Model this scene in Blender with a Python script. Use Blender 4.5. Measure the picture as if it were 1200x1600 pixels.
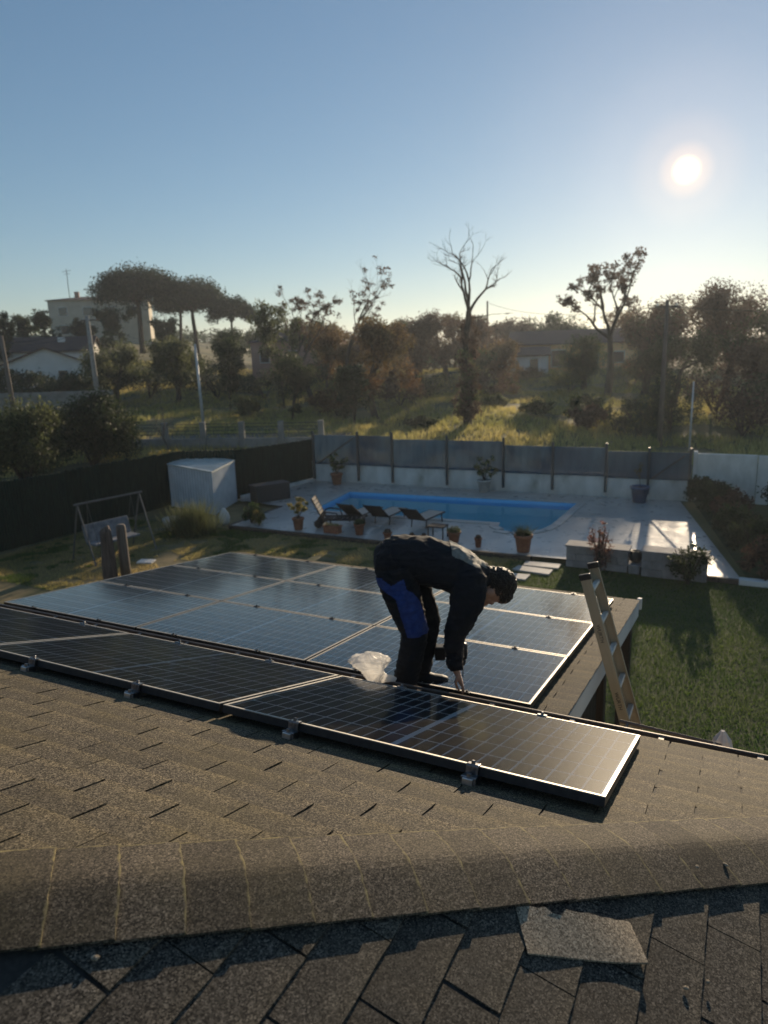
import bpy, bmesh, math, random
import numpy as np
from mathutils import Matrix, Vector, noise
from mathutils.geometry import tessellate_polygon

R = math.radians
scene = bpy.context.scene
for o in list(bpy.data.objects):
    bpy.data.objects.remove(o)

# ------------------------------------------------------------------ camera
CAM_Z = 5.7
PITCH, ROLL = R(12.76), R(1.79)
fw = Vector((0, math.cos(PITCH), -math.sin(PITCH)))
up = Vector((0, math.sin(PITCH), math.cos(PITCH)))
rt = Vector((1, 0, 0))
cx = rt * math.cos(ROLL) - up * math.sin(ROLL)
cy = up * math.cos(ROLL) + rt * math.sin(ROLL)
cz = -fw
cam = bpy.data.cameras.new('camera')
cam_o = bpy.data.objects.new('camera', cam)
scene.collection.objects.link(cam_o)
cam_o.matrix_world = Matrix(((cx.x, cy.x, cz.x, 0), (cx.y, cy.y, cz.y, 0), (cx.z, cy.z, cz.z, CAM_Z), (0, 0, 0, 1)))
cam.sensor_fit = 'VERTICAL'
cam.sensor_height = 36.0
cam.sensor_width = 27.0
cam.lens = 36.0 * 1105 / 1600
cam.clip_start = 0.05
cam.clip_end = 3000
cam.dof.use_dof = True
cam.dof.focus_distance = 2.9
cam.dof.aperture_fstop = 2.9
scene.camera = cam_o

# ------------------------------------------------------------------ sky, sun, exposure
SUN_EL, SUN_AZ = R(11.5), R(22.3)          # azimuth from +y towards +x
sun_dir = Vector((math.sin(SUN_AZ) * math.cos(SUN_EL), math.cos(SUN_AZ) * math.cos(SUN_EL), math.sin(SUN_EL)))
world = bpy.data.worlds.new('World')
scene.world = world
world.use_nodes = True
nt = world.node_tree
for n_ in list(nt.nodes):
    nt.nodes.remove(n_)
w_out = nt.nodes.new('ShaderNodeOutputWorld')
w_bg = nt.nodes.new('ShaderNodeBackground')
w_sky = nt.nodes.new('ShaderNodeTexSky')
w_sky.sky_type = 'NISHITA'
w_sky.sun_disc = False
w_sky.sun_elevation = SUN_EL
w_sky.sun_rotation = SUN_AZ
w_sky.air_density = 1.0
w_sky.dust_density = 0.1
w_sky.ozone_density = 3.0
w_sky.altitude = 100
w_bg.inputs['Strength'].default_value = 0.122
w_gm = nt.nodes.new('ShaderNodeGamma'); w_gm.inputs[1].default_value = 0.74     # even response over the whole sky
w_hs = nt.nodes.new('ShaderNodeHueSaturation'); w_hs.inputs['Saturation'].default_value = 1.12
nt.links.new(w_sky.outputs[0], w_gm.inputs[0]); nt.links.new(w_gm.outputs[0], w_hs.inputs['Color'])
nt.links.new(w_hs.outputs[0], w_bg.inputs[0])
# the sun's own disc and its aureole, by angle from the sun's direction
w_tc = nt.nodes.new('ShaderNodeTexCoord')
w_dot = nt.nodes.new('ShaderNodeVectorMath'); w_dot.operation = 'DOT_PRODUCT'
w_nrm = nt.nodes.new('ShaderNodeVectorMath'); w_nrm.operation = 'NORMALIZE'
nt.links.new(w_tc.outputs['Generated'], w_nrm.inputs[0])
nt.links.new(w_nrm.outputs[0], w_dot.inputs[0])
w_dot.inputs[1].default_value = sun_dir
w_ac = nt.nodes.new('ShaderNodeMath'); w_ac.operation = 'ARCCOSINE'; w_ac.use_clamp = False
nt.links.new(w_dot.outputs['Value'], w_ac.inputs[0])
w_mr = nt.nodes.new('ShaderNodeMath'); w_mr.operation = 'MULTIPLY'; w_mr.inputs[1].default_value = 180 / math.pi / 16.0
nt.links.new(w_ac.outputs[0], w_mr.inputs[0])
w_rp = nt.nodes.new('ShaderNodeValToRGB')
w_rp.color_ramp.interpolation = 'EASE'
els = w_rp.color_ramp.elements
els[0].position = 0.0; els[0].color = (1, 1, 1, 1)
els[1].position = 1.0; els[1].color = (0, 0, 0, 1)
for p_, c_ in ((0.024, (1, 1, 1, 1)), (0.04, (.7, .44, .17, 1)), (0.066, (0.2, 0.105, 0.04, 1)), (0.13, (0.085, 0.048, 0.026, 1)), (0.27, (0.036, 0.024, 0.02, 1)), (.55, (.012, .008, .008, 1))):
    e_ = els.new(p_); e_.color = c_
nt.links.new(w_mr.outputs[0], w_rp.inputs[0])
w_bg2 = nt.nodes.new('ShaderNodeBackground'); w_bg2.inputs['Strength'].default_value = 1.6
nt.links.new(w_rp.outputs[0], w_bg2.inputs[0])
w_add = nt.nodes.new('ShaderNodeAddShader')
nt.links.new(w_bg.outputs[0], w_add.inputs[0]); nt.links.new(w_bg2.outputs[0], w_add.inputs[1])
nt.links.new(w_add.outputs[0], w_out.inputs['Surface'])

sun = bpy.data.lights.new('sun', 'SUN')
sun.energy = 5.0
sun.angle = R(0.53)
sun.color = (1.0, 0.80, 0.56)
sun_o = bpy.data.objects.new('sun', sun)
scene.collection.objects.link(sun_o)
sun_o.rotation_euler = (-sun_dir).to_track_quat('-Z', 'Y').to_euler()

vs = scene.view_settings
vs.view_transform = 'Standard'; vs.look = 'None'; vs.gamma = 1.0; vs.use_curve_mapping = False
vs.exposure = 0.3
scene.render.engine = 'CYCLES'
scene.cycles.transparent_max_bounces = 8
scene.cycles.max_bounces = 5
scene.cycles.diffuse_bounces = 2
scene.cycles.glossy_bounces = 3
scene.cycles.volume_bounces = 0

# ------------------------------------------------------------------ frames and helpers
YAW = R(-26.9)
DU = Vector((math.cos(YAW), math.sin(YAW), 0))      # along the eaves, to the right
DV = Vector((-math.sin(YAW), math.cos(YAW), 0))     # away from the house


def W(u, v, z=0.0):
    return DU * u + DV * v + Vector((0, 0, z))


col = scene.collection


class MB:
    """collects faces of one part"""
    def __init__(s):
        s.v = []; s.f = []; s.mi = []; s.cur = 0

    def add(s, vs_, fs_):
        b = len(s.v)
        s.v.extend([tuple(p) for p in vs_])
        s.f.extend([tuple(i + b for i in f) for f in fs_])
        s.mi.extend([s.cur] * len(fs_))

    def box(s, c, size, rot=None):
        hx, hy, hz = size[0] / 2, size[1] / 2, size[2] / 2
        P = [Vector((x, y, z)) for x in (-hx, hx) for y in (-hy, hy) for z in (-hz, hz)]
        if rot is not None:
            P = [rot @ p for p in P]
        P = [p + Vector(c) for p in P]
        s.add(P, [(0, 1, 3, 2), (4, 6, 7, 5), (0, 4, 5, 1), (2, 3, 7, 6), (0, 2, 6, 4), (1, 5, 7, 3)])

    def bbox(s, c, size, b=0.01, rot=None):
        """box with chamfered edges"""
        hx, hy, hz = size[0] / 2, size[1] / 2, size[2] / 2
        b = min(b, hx * .9, hy * .9, hz * .9)
        bm = bmesh.new(); bmesh.ops.create_cube(bm, size=1)
        for v in bm.verts:
            v.co = Vector((v.co.x * hx * 2, v.co.y * hy * 2, v.co.z * hz * 2))
        bmesh.ops.bevel(bm, geom=list(bm.edges), offset=b, segments=2, affect='EDGES', profile=.6)
        s.from_bm(bm, Matrix.Translation(Vector(c)) @ (rot.to_4x4() if rot is not None else Matrix()))

    def from_bm(s, bm, M=Matrix()):
        bm.verts.ensure_lookup_table()
        for i, v in enumerate(bm.verts):
            v.index = i
        s.add([M @ v.co for v in bm.verts], [[v.index for v in f.verts] for f in bm.faces])
        bm.free()

    def tube(s, pts, rad, n=8, caps=True, twist=0):
        pts = [Vector(p) for p in pts]
        if not isinstance(rad, (list, tuple)):
            rad = [rad] * len(pts)
        rings = []
        ref = None
        for i, p in enumerate(pts):
            t = (pts[min(i + 1, len(pts) - 1)] - pts[max(i - 1, 0)])
            if t.length < 1e-9: t = Vector((0, 0, 1))
            t.normalize()
            if ref is None:
                ref = t.orthogonal()
            a = (ref - t * ref.dot(t))
            if a.length < 1e-6: a = t.orthogonal()
            a.normalize(); ref = a
            b = t.cross(a)
            rings.append([p + (a * math.cos(2 * math.pi * k / n + twist) + b * math.sin(2 * math.pi * k / n + twist)) * rad[i] for k in range(n)])
        base = []
        F = []
        for r in rings: base += r
        for i in range(len(rings) - 1):
            for k in range(n):
                F.append((i * n + k, i * n + (k + 1) % n, (i + 1) * n + (k + 1) % n, (i + 1) * n + k))
        if caps:
            F.append(tuple(range(n - 1, -1, -1)))
            F.append(tuple(range((len(rings) - 1) * n, len(rings) * n)))
        s.add(base, F)

    def loft(s, rings, n=16):
        """rings: (center, axisA, axisB) ellipses"""
        base = []; F = []
        for c, a, b in rings:
            c = Vector(c); a = Vector(a); b = Vector(b)
            base += [c + a * math.cos(2 * math.pi * k / n) + b * math.sin(2 * math.pi * k / n) for k in range(n)]
        for i in range(len(rings) - 1):
            for k in range(n):
                F.append((i * n + k, i * n + (k + 1) % n, (i + 1) * n + (k + 1) % n, (i + 1) * n + k))
        F.append(tuple(range(n - 1, -1, -1)))
        F.append(tuple(range((len(rings) - 1) * n, len(rings) * n)))
        s.add(base, F)

    def lathe(s, prof, c=(0, 0, 0), n=20, caps=True):
        base = []; F = []
        for r, z in prof:
            base += [(c[0] + r * math.cos(2 * math.pi * k / n), c[1] + r * math.sin(2 * math.pi * k / n), c[2] + z) for k in range(n)]
        for i in range(len(prof) - 1):
            for k in range(n):
                F.append((i * n + k, i * n + (k + 1) % n, (i + 1) * n + (k + 1) % n, (i + 1) * n + k))
        if caps:
            F.append(tuple(range(n - 1, -1, -1)))
            F.append(tuple(range((len(prof) - 1) * n, len(prof) * n)))
        s.add(base, F)

    def ell(s, c, r, rot=None, seg=14, rings=9):
        V = []; F = []
        c = Vector(c)
        for i in range(rings + 1):
            th = math.pi * i / rings
            for k in range(seg):
                ph = 2 * math.pi * k / seg
                p = Vector((r[0] * math.sin(th) * math.cos(ph), r[1] * math.sin(th) * math.sin(ph), r[2] * math.cos(th)))
                if rot is not None: p = rot @ p
                V.append(c + p)
        for i in range(rings):
            for k in range(seg):
                F.append((i * seg + k, (i + 1) * seg + k, (i + 1) * seg + (k + 1) % seg, i * seg + (k + 1) % seg))
        s.add(V, F)

    def prism(s, poly, z0, z1):
        """vertical prism over a plan polygon"""
        n = len(poly)
        V = [(p[0], p[1], z0) for p in poly] + [(p[0], p[1], z1) for p in poly]
        F = [tuple(range(n - 1, -1, -1)), tuple(range(n, 2 * n))] + [(i, (i + 1) % n, n + (i + 1) % n, n + i) for i in range(n)]
        s.add(V, F)

    def mesh(s, name, mats, smooth=False):
        me = bpy.data.meshes.new(name)
        me.from_pydata(s.v, [], s.f)
        if not isinstance(mats, (list, tuple)): mats = [mats]
        for m in mats:
            if m: me.materials.append(m)
        if len(mats) > 1:
            me.polygons.foreach_set('material_index', s.mi)
        if smooth:
            me.polygons.foreach_set('use_smooth', [True] * len(me.polygons))
        me.update()
        return me

    def build(s, name, mats, parent=None, smooth=False):
        return link(name, s.mesh(name, mats, smooth), parent)


def link(name, me, parent=None, M=None):
    o = bpy.data.objects.new(name, me)
    col.objects.link(o)
    if parent is not None: o.parent = parent
    if M is not None: o.matrix_local = M
    return o


def tag(o, label=None, cat=None, group=None, kind=None):
    if label: o['label'] = label
    if cat: o['category'] = cat
    if group: o['group'] = group
    if kind: o['kind'] = kind
    return o


def thing(name, label, cat, loc=(0, 0, 0), rz=0.0, group=None, M=None):
    o = bpy.data.objects.new(name, None)
    col.objects.link(o)
    o.empty_display_size = 0.1
    if M is not None: o.matrix_world = M
    else:
        o.location = loc; o.rotation_euler = (0, 0, rz)
    return tag(o, label, cat, group)


kids = {}


def copy_tree(root, M=None, loc=None, rz=None, label=None):
    def rec(o, p):
        c = o.copy(); col.objects.link(c); c.parent = p
        for ch in o.children: rec(ch, c)
        return c
    r = rec(root, None)
    if M is not None: r.matrix_world = M
    if loc is not None: r.location = loc
    if rz is not None: r.rotation_euler = (0, 0, rz)
    if label: r['label'] = label
    return r


def axes(X, Y, Z, T):
    return Matrix(((X.x, Y.x, Z.x, T.x), (X.y, Y.y, Z.y, T.y), (X.z, Y.z, Z.z, T.z), (0, 0, 0, 1)))


# ------------------------------------------------------------------ materials
def mat(name, c1, c2=None, scale=5.0, rough=0.7, metal=0.0, bump=0.0, bscale=None, spec=0.4, rand=0.0, island=0.0,
        trans=0.0, detail=6.0, c3=None, s3=0.6, t3=(0.5, 0.65), lo=0.35, hi=0.65, coat=0.0, stretch=None, rnoise=0.0):
    m = bpy.data.materials.new(name); m.use_nodes = True
    n = m.node_tree.nodes; l = m.node_tree.links
    b = n['Principled BSDF']; out = n['Material Output']
    b.inputs['Roughness'].default_value = rough
    b.inputs['Metallic'].default_value = metal
    b.inputs['Specular IOR Level'].default_value = spec
    if coat:
        b.inputs['Coat Weight'].default_value = coat
        b.inputs['Coat Roughness'].default_value = 0.08
    tc = n.new('ShaderNodeTexCoord')
    vec = tc.outputs['Object']
    if stretch:
        mp = n.new('ShaderNodeMapping'); mp.inputs['Scale'].default_value = stretch
        l.new(vec, mp.inputs[0]); vec = mp.outputs[0]
    colr = None
    if c2 is not None:
        nz = n.new('ShaderNodeTexNoise'); nz.inputs['Scale'].default_value = scale; nz.inputs['Detail'].default_value = detail
        l.new(vec, nz.inputs['Vector'])
        rp = n.new('ShaderNodeValToRGB')
        rp.color_ramp.elements[0].position = lo; rp.color_ramp.elements[0].color = (*c1, 1)
        rp.color_ramp.elements[1].position = hi; rp.color_ramp.elements[1].color = (*c2, 1)
        l.new(nz.outputs['Fac'], rp.inputs[0]); colr = rp.outputs[0]
        if c3 is not None:
            n3 = n.new('ShaderNodeTexNoise'); n3.inputs['Scale'].default_value = s3; n3.inputs['Detail'].default_value = 5
            l.new(vec, n3.inputs['Vector'])
            r3 = n.new('ShaderNodeValToRGB')
            r3.color_ramp.elements[0].position = t3[0]; r3.color_ramp.elements[1].position = t3[1]
            l.new(n3.outputs['Fac'], r3.inputs[0])
            mx = n.new('ShaderNodeMixRGB'); l.new(r3.outputs[0], mx.inputs[0]); l.new(colr, mx.inputs[1]); mx.inputs[2].default_value = (*c3, 1)
            colr = mx.outputs[0]
    if rand or island:
        if rand:
            oi = n.new('ShaderNodeObjectInfo'); src = oi.outputs['Random']; amt = rand
        else:
            oi = n.new('ShaderNodeNewGeometry'); src = oi.outputs['Random Per Island']; amt = island
        mr = n.new('ShaderNodeMapRange'); mr.inputs['To Min'].default_value = 1 - amt; mr.inputs['To Max'].default_value = 1 + amt
        l.new(src, mr.inputs['Value'])
        mu = n.new('ShaderNodeMixRGB'); mu.blend_type = 'MULTIPLY'; mu.inputs[0].default_value = 1
        if colr is not None: l.new(colr, mu.inputs[1])
        else: mu.inputs[1].default_value = (*c1, 1)
        cb = n.new('ShaderNodeCombineColor')
        for k in range(3): l.new(mr.outputs[0], cb.inputs[k])
        l.new(cb.outputs[0], mu.inputs[2]); colr = mu.outputs[0]
    if colr is not None: l.new(colr, b.inputs['Base Color'])
    else: b.inputs['Base Color'].default_value = (*c1, 1)
    if rnoise:
        rn = n.new('ShaderNodeTexNoise'); rn.inputs['Scale'].default_value = (bscale or scale) * .5
        l.new(vec, rn.inputs['Vector'])
        mr2 = n.new('ShaderNodeMapRange'); mr2.inputs['To Min'].default_value = rough - rnoise; mr2.inputs['To Max'].default_value = rough + rnoise
        l.new(rn.outputs['Fac'], mr2.inputs['Value']); l.new(mr2.outputs[0], b.inputs['Roughness'])
    if bump:
        bn = n.new('ShaderNodeTexNoise'); bn.inputs['Scale'].default_value = bscale or scale; bn.inputs['Detail'].default_value = 4
        l.new(vec, bn.inputs['Vector'])
        bp = n.new('ShaderNodeBump'); bp.inputs['Strength'].default_value = bump; bp.inputs['Distance'].default_value = 0.02
        l.new(bn.outputs['Fac'], bp.inputs['Height']); l.new(bp.outputs[0], b.inputs['Normal'])
    if trans:
        t = n.new('ShaderNodeBsdfTranslucent')
        if colr is not None: l.new(colr, t.inputs[0])
        else: t.inputs[0].default_value = (*c1, 1)
        ms = n.new('ShaderNodeMixShader'); ms.inputs[0].default_value = trans
        l.new(b.outputs[0], ms.inputs[1]); l.new(t.outputs[0], ms.inputs[2]); l.new(ms.outputs[0], out.inputs['Surface'])
    return m


def mat_clear(name, tint, ior=1.45, rough=0.05, dust=0.0, bump=0.0, bscale=3.0, dust_scale=18, rough2=0.0):
    """thin clear sheet: fresnel mirror over a see-through body, with a film of dust"""
    m = bpy.data.materials.new(name); m.use_nodes = True
    n = m.node_tree.nodes; l = m.node_tree.links
    n.remove(n['Principled BSDF']); out = n['Material Output']
    tr = n.new('ShaderNodeBsdfTransparent'); tr.inputs[0].default_value = (*tint, 1)
    gl = n.new('ShaderNodeBsdfGlossy'); gl.inputs['Roughness'].default_value = rough; gl.inputs[0].default_value = (1, 1, 1, 1)
    fr = n.new('ShaderNodeFresnel'); fr.inputs['IOR'].default_value = ior
    mx = n.new('ShaderNodeMixShader')
    refl = gl.outputs[0]
    if rough2:
        g2_ = n.new('ShaderNodeBsdfGlossy'); g2_.inputs['Roughness'].default_value = rough2
        mg = n.new('ShaderNodeMixShader'); mg.inputs[0].default_value = .09; l.new(gl.outputs[0], mg.inputs[1]); l.new(g2_.outputs[0], mg.inputs[2]); refl = mg.outputs[0]
    l.new(fr.outputs[0], mx.inputs[0]); l.new(tr.outputs[0], mx.inputs[1]); l.new(refl, mx.inputs[2])
    tc = n.new('ShaderNodeTexCoord')
    res = mx.outputs[0]
    if dust:
        nz = n.new('ShaderNodeTexNoise'); nz.inputs['Scale'].default_value = dust_scale; nz.inputs['Detail'].default_value = 8
        l.new(tc.outputs['Object'], nz.inputs['Vector'])
        mr = n.new('ShaderNodeMapRange'); mr.inputs['From Min'].default_value = .35; mr.inputs['From Max'].default_value = .8
        mr.inputs['To Min'].default_value = dust * .3; mr.inputs['To Max'].default_value = dust * 2.2
        l.new(nz.outputs['Fac'], mr.inputs['Value'])
        df = n.new('ShaderNodeBsdfDiffuse'); df.inputs[0].default_value = (.42, .38, .32, 1)
        m2 = n.new('ShaderNodeMixShader'); l.new(mr.outputs[0], m2.inputs[0]); l.new(res, m2.inputs[1]); l.new(df.outputs[0], m2.inputs[2])
        res = m2.outputs[0]
    if bump:
        bn = n.new('ShaderNodeTexNoise'); bn.inputs['Scale'].default_value = bscale; bn.inputs['Detail'].default_value = 3
        l.new(tc.outputs['Object'], bn.inputs['Vector'])
        bp = n.new('ShaderNodeBump'); bp.inputs['Strength'].default_value = bump; bp.inputs['Distance'].default_value = 0.05
        l.new(bn.outputs['Fac'], bp.inputs['Height']); l.new(bp.outputs[0], gl.inputs['Normal']); l.new(bp.outputs[0], fr.inputs['Normal'])
    l.new(res, out.inputs['Surface'])
    return m


def mat_shingle(name, dark, light, moss, lichen=0.0, half=None, vary=.1, butt=0.0):
    """mineral granules, weathering patches, and (on cap pieces) lichen along the joints"""
    m = bpy.data.materials.new(name); m.use_nodes = True
    n = m.node_tree.nodes; l = m.node_tree.links; b = n['Principled BSDF']
    b.inputs['Roughness'].default_value = .85; b.inputs['Specular IOR Level'].default_value = .25
    tc = n.new('ShaderNodeTexCoord'); geo = n.new('ShaderNodeNewGeometry')
    vor = n.new('ShaderNodeTexVoronoi'); vor.inputs['Scale'].default_value = 260
    l.new(geo.outputs['Position'], vor.inputs['Vector'])
    g = n.new('ShaderNodeValToRGB')
    g.color_ramp.elements[0].position = .12; g.color_ramp.elements[0].color = (*dark, 1)
    g.color_ramp.elements[1].position = .9; g.color_ramp.elements[1].color = (*light, 1)
    sep = n.new('ShaderNodeSeparateColor'); l.new(vor.outputs['Color'], sep.inputs[0]); l.new(sep.outputs[0], g.inputs[0])
    nz = n.new('ShaderNodeTexNoise'); nz.inputs['Scale'].default_value = 2.6; nz.inputs['Detail'].default_value = 9; nz.inputs['Roughness'].default_value = .65
    l.new(geo.outputs['Position'], nz.inputs['Vector'])
    r2 = n.new('ShaderNodeValToRGB'); r2.color_ramp.elements[0].position = .42; r2.color_ramp.elements[1].position = .7
    r2.color_ramp.elements[1].color = (.75, .75, .75, 1)
    l.new(nz.outputs['Fac'], r2.inputs[0])
    mx = n.new('ShaderNodeMixRGB'); l.new(r2.outputs[0], mx.inputs[0]); l.new(g.outputs[0], mx.inputs[1]); mx.inputs[2].default_value = (*moss, 1)
    # granule speckle survives on mossy patches
    mu = n.new('ShaderNodeMixRGB'); mu.blend_type = 'MULTIPLY'; mu.inputs[0].default_value = .75
    l.new(mx.outputs[0], mu.inputs[1])
    sp = n.new('ShaderNodeMapRange'); sp.inputs['To Min'].default_value = .2; sp.inputs['To Max'].default_value = 1.9
    l.new(sep.outputs[1], sp.inputs['Value'])
    cb = n.new('ShaderNodeCombineColor')
    for k in range(3): l.new(sp.outputs[0], cb.inputs[k])
    l.new(cb.outputs[0], mu.inputs[2])
    v2 = n.new('ShaderNodeTexVoronoi'); v2.inputs['Scale'].default_value = 170
    l.new(geo.outputs['Position'], v2.inputs['Vector'])
    sp2 = n.new('ShaderNodeSeparateColor'); l.new(v2.outputs['Color'], sp2.inputs[0])
    q2 = n.new('ShaderNodeMapRange'); q2.inputs['To Min'].default_value = .55; q2.inputs['To Max'].default_value = 1.45; l.new(sp2.outputs[0], q2.inputs['Value'])
    cq = n.new('ShaderNodeCombineColor')
    for k in range(3): l.new(q2.outputs[0], cq.inputs[k])
    mq = n.new('ShaderNodeMixRGB'); mq.blend_type = 'MULTIPLY'; mq.inputs[0].default_value = .4
    l.new(mu.outputs[0], mq.inputs[1]); l.new(cq.outputs[0], mq.inputs[2]); mu = mq
    if butt:
        sy = n.new('ShaderNodeSeparateXYZ'); l.new(tc.outputs['Object'], sy.inputs[0])
        ny_ = n.new('ShaderNodeTexNoise'); ny_.inputs['Scale'].default_value = 14; ny_.inputs['Detail'].default_value = 5; l.new(geo.outputs['Position'], ny_.inputs['Vector'])
        ay = n.new('ShaderNodeMath'); ay.operation = 'MULTIPLY_ADD'; l.new(ny_.outputs['Fac'], ay.inputs[0]); ay.inputs[1].default_value = .05; l.new(sy.outputs[1], ay.inputs[2])
        ry = n.new('ShaderNodeMapRange'); ry.inputs['From Min'].default_value = .03; ry.inputs['From Max'].default_value = .098; ry.inputs['To Min'].default_value = 0; ry.inputs['To Max'].default_value = butt
        l.new(ay.outputs[0], ry.inputs['Value'])
        my = n.new('ShaderNodeMixRGB'); my.blend_type = 'MULTIPLY'; l.new(ry.outputs[0], my.inputs[0]); l.new(mu.outputs[0], my.inputs[1]); my.inputs[2].default_value = (1.9, 1.8, 1.5, 1); mu = my
    oi = n.new('ShaderNodeObjectInfo'); mr = n.new('ShaderNodeMapRange'); mr.inputs['To Min'].default_value = 1 - vary; mr.inputs['To Max'].default_value = 1 + vary
    l.new(oi.outputs['Random'], mr.inputs['Value'])
    m3 = n.new('ShaderNodeMixRGB'); m3.blend_type = 'MULTIPLY'; m3.inputs[0].default_value = 1; l.new(mu.outputs[0], m3.inputs[1])
    cb2 = n.new('ShaderNodeCombineColor')
    for k in range(3): l.new(mr.outputs[0], cb2.inputs[k])
    l.new(cb2.outputs[0], m3.inputs[2])
    last = m3.outputs[0]
    if lichen:
        sx = n.new('ShaderNodeSeparateXYZ'); l.new(tc.outputs['Object'], sx.inputs[0])
        ab = n.new('ShaderNodeMath'); ab.operation = 'SUBTRACT'; ab.inputs[0].default_value = half; l.new(sx.outputs[0], ab.inputs[1])
        n5 = n.new('ShaderNodeTexNoise'); n5.inputs['Scale'].default_value = 28; n5.inputs['Detail'].default_value = 4; l.new(geo.outputs['Position'], n5.inputs['Vector'])
        ay_ = n.new('ShaderNodeMath'); ay_.operation = 'SUBTRACT'; ay_.inputs[0].default_value = .164; l.new(sx.outputs[1], ay_.inputs[1])
        mn = n.new('ShaderNodeMath'); mn.operation = 'MINIMUM'; l.new(ab.outputs[0], mn.inputs[0]); l.new(ay_.outputs[0], mn.inputs[1]); ab = mn
        ad = n.new('ShaderNodeMath'); ad.operation = 'MULTIPLY_ADD'; l.new(n5.outputs['Fac'], ad.inputs[0]); ad.inputs[1].default_value = .022; l.new(ab.outputs[0], ad.inputs[2])
        rr = n.new('ShaderNodeMapRange'); rr.inputs['From Min'].default_value = .0085; rr.inputs['From Max'].default_value = .0165
        rr.inputs['To Min'].default_value = lichen; rr.inputs['To Max'].default_value = 0
        l.new(ad.outputs[0], rr.inputs['Value'])
        m4 = n.new('ShaderNodeMixRGB'); l.new(rr.outputs[0], m4.inputs[0]); l.new(last, m4.inputs[1]); m4.inputs[2].default_value = (.3, .245, .11, 1)
        last = m4.outputs[0]
    l.new(last, b.inputs['Base Color'])
    bp = n.new('ShaderNodeBump'); bp.inputs['Strength'].default_value = .55; bp.inputs['Distance'].default_value = .004
    l.new(sep.outputs[2], bp.inputs['Height']); l.new(bp.outputs[0], b.inputs['Normal'])
    return m


def see_through(m, amount):
    """woven screen cloth: part of the light passes between the threads"""
    n = m.node_tree.nodes; l = m.node_tree.links; out = n['Material Output']
    src = out.inputs['Surface'].links[0].from_socket
    t = n.new('ShaderNodeBsdfTransparent'); mx = n.new('ShaderNodeMixShader'); mx.inputs[0].default_value = amount
    l.new(src, mx.inputs[1]); l.new(t.outputs[0], mx.inputs[2]); l.new(mx.outputs[0], out.inputs['Surface'])


M_shingle = mat_shingle('asphalt_shingle', (.014, .0115, .008), (.165, .135, .092), (.1, .08, .041), vary=.16, butt=.5)
M_shingle_shade = mat_shingle('asphalt_shingle_shaded', (.011, .01, .0085), (.135, .115, .09), (.062, .054, .04), vary=.16, butt=.3)  # same shingle darkened for the end slope, its shade put into the colour
M_cap = mat_shingle('asphalt_hip_cap', (.012, .0102, .008), (.145, .118, .086), (.075, .061, .034), lichen=.9, half=.078, vary=.3)
M_scrap = mat_shingle('shingle_back', (.19, .15, .105), (.34, .28, .2), (.3, .245, .175))
M_under = mat('roof_underlay', (.03, .028, .024), (.05, .046, .04), 60, .9)
M_alu = mat('aluminium', (.55, .54, .52), (.66, .64, .61), 30, .34, 1.0, rnoise=.06)
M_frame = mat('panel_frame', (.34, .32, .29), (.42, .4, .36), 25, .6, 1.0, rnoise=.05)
M_frame_shade = mat('panel_frame_shaded', (.02, .02, .021), (.035, .034, .033), 30, .45, 0)  # sides of the aluminium frame, their shade painted in as a dark colour
M_cell = mat('silicon_cell', (.0035, .004, .0065), (.007, .008, .012), 40, .35, 0, rand=.25, spec=.3)
M_back = mat('panel_backsheet', (.8, .8, .78), None, rough=.6)
M_glass = mat_clear('panel_glass', (.95, .955, .96), 1.38, .09, dust=.007, bump=.03, bscale=1.2, rough2=.3)
M_gutter = mat('gutter_metal', (.09, .072, .06), (.14, .11, .09), 8, .42, .3, rnoise=.08)
M_white_board = mat('painted_board', (.5, .5, .49), (.62, .62, .6), 3, .6, bump=.1, bscale=30, stretch=(1, .15, 1))
M_dark_wood = mat('dark_wood', (.012, .0095, .008), (.022, .018, .015), 12, .7, bump=.3, bscale=40, stretch=(4, 4, .4))
M_wall = mat('house_wall', (.42, .36, .28), (.5, .44, .35), 4, .85, bump=.15, bscale=60)
M_black = mat('black_plastic', (.012, .012, .013), (.02, .02, .021), 30, .45)
M_steel = mat('galvanised_steel', (.12, .122, .128), (.3, .3, .31), 50, .35, 1.0)
M_fibre = mat('fibreglass_yellow', (.3, .25, .165), (.38, .32, .22), 10, .5, bump=.1, bscale=60, stretch=(1, 1, .1))
M_rung = mat('rung_aluminium', (.62, .6, .56), (.7, .68, .63), 20, .4, .3)
M_print = mat('black_print', (.015, .014, .013), rough=.6)

M_lawn = mat('lawn_soil', (.035, .052, .014), (.06, .078, .02), 3, .95, bump=.5, bscale=25, c3=(.075, .08, .028), s3=.9, t3=(.5, .8))
M_worn = mat('worn_lawn_soil', (.14, .115, .05), (.24, .18, .085), 2.5, .95, bump=.5, bscale=25, c3=(.055, .065, .022), s3=.5, t3=(.5, .62))
M_grass = mat('lawn_grass', (.06, .115, .018), (.11, .155, .03), .6, .6, island=.45, trans=.5)
M_grass_dry = mat('dry_grass', (.5, .39, .17), (.34, .3, .1), .5, .7, island=.4, trans=.62)
M_field = mat('meadow', (.08, .085, .028), (.2, .165, .065), .22, .95, bump=.8, bscale=2.5, c3=(.05, .06, .02), s3=.08)
M_meadow = mat('meadow_grass', (.55, .45, .17), (.32, .32, .1), .12, .7, island=.4, trans=.6)
M_deck = mat('deck_stone', (.38, .345, .31), (.5, .46, .41), 1.6, .3, spec=.5, bump=.04, bscale=6, c3=(.34, .31, .28), s3=.4, rnoise=.1)
M_coping = mat('pool_coping', (.38, .36, .33), (.48, .45, .41), 4, .5)
M_liner = mat('pool_liner', (.4, .9, .97), (.44, .92, .98), 2, .5)
M_liner_top = mat('pool_liner_top', (.12, .5, .85), (.16, .56, .9), 2, .4)
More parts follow.
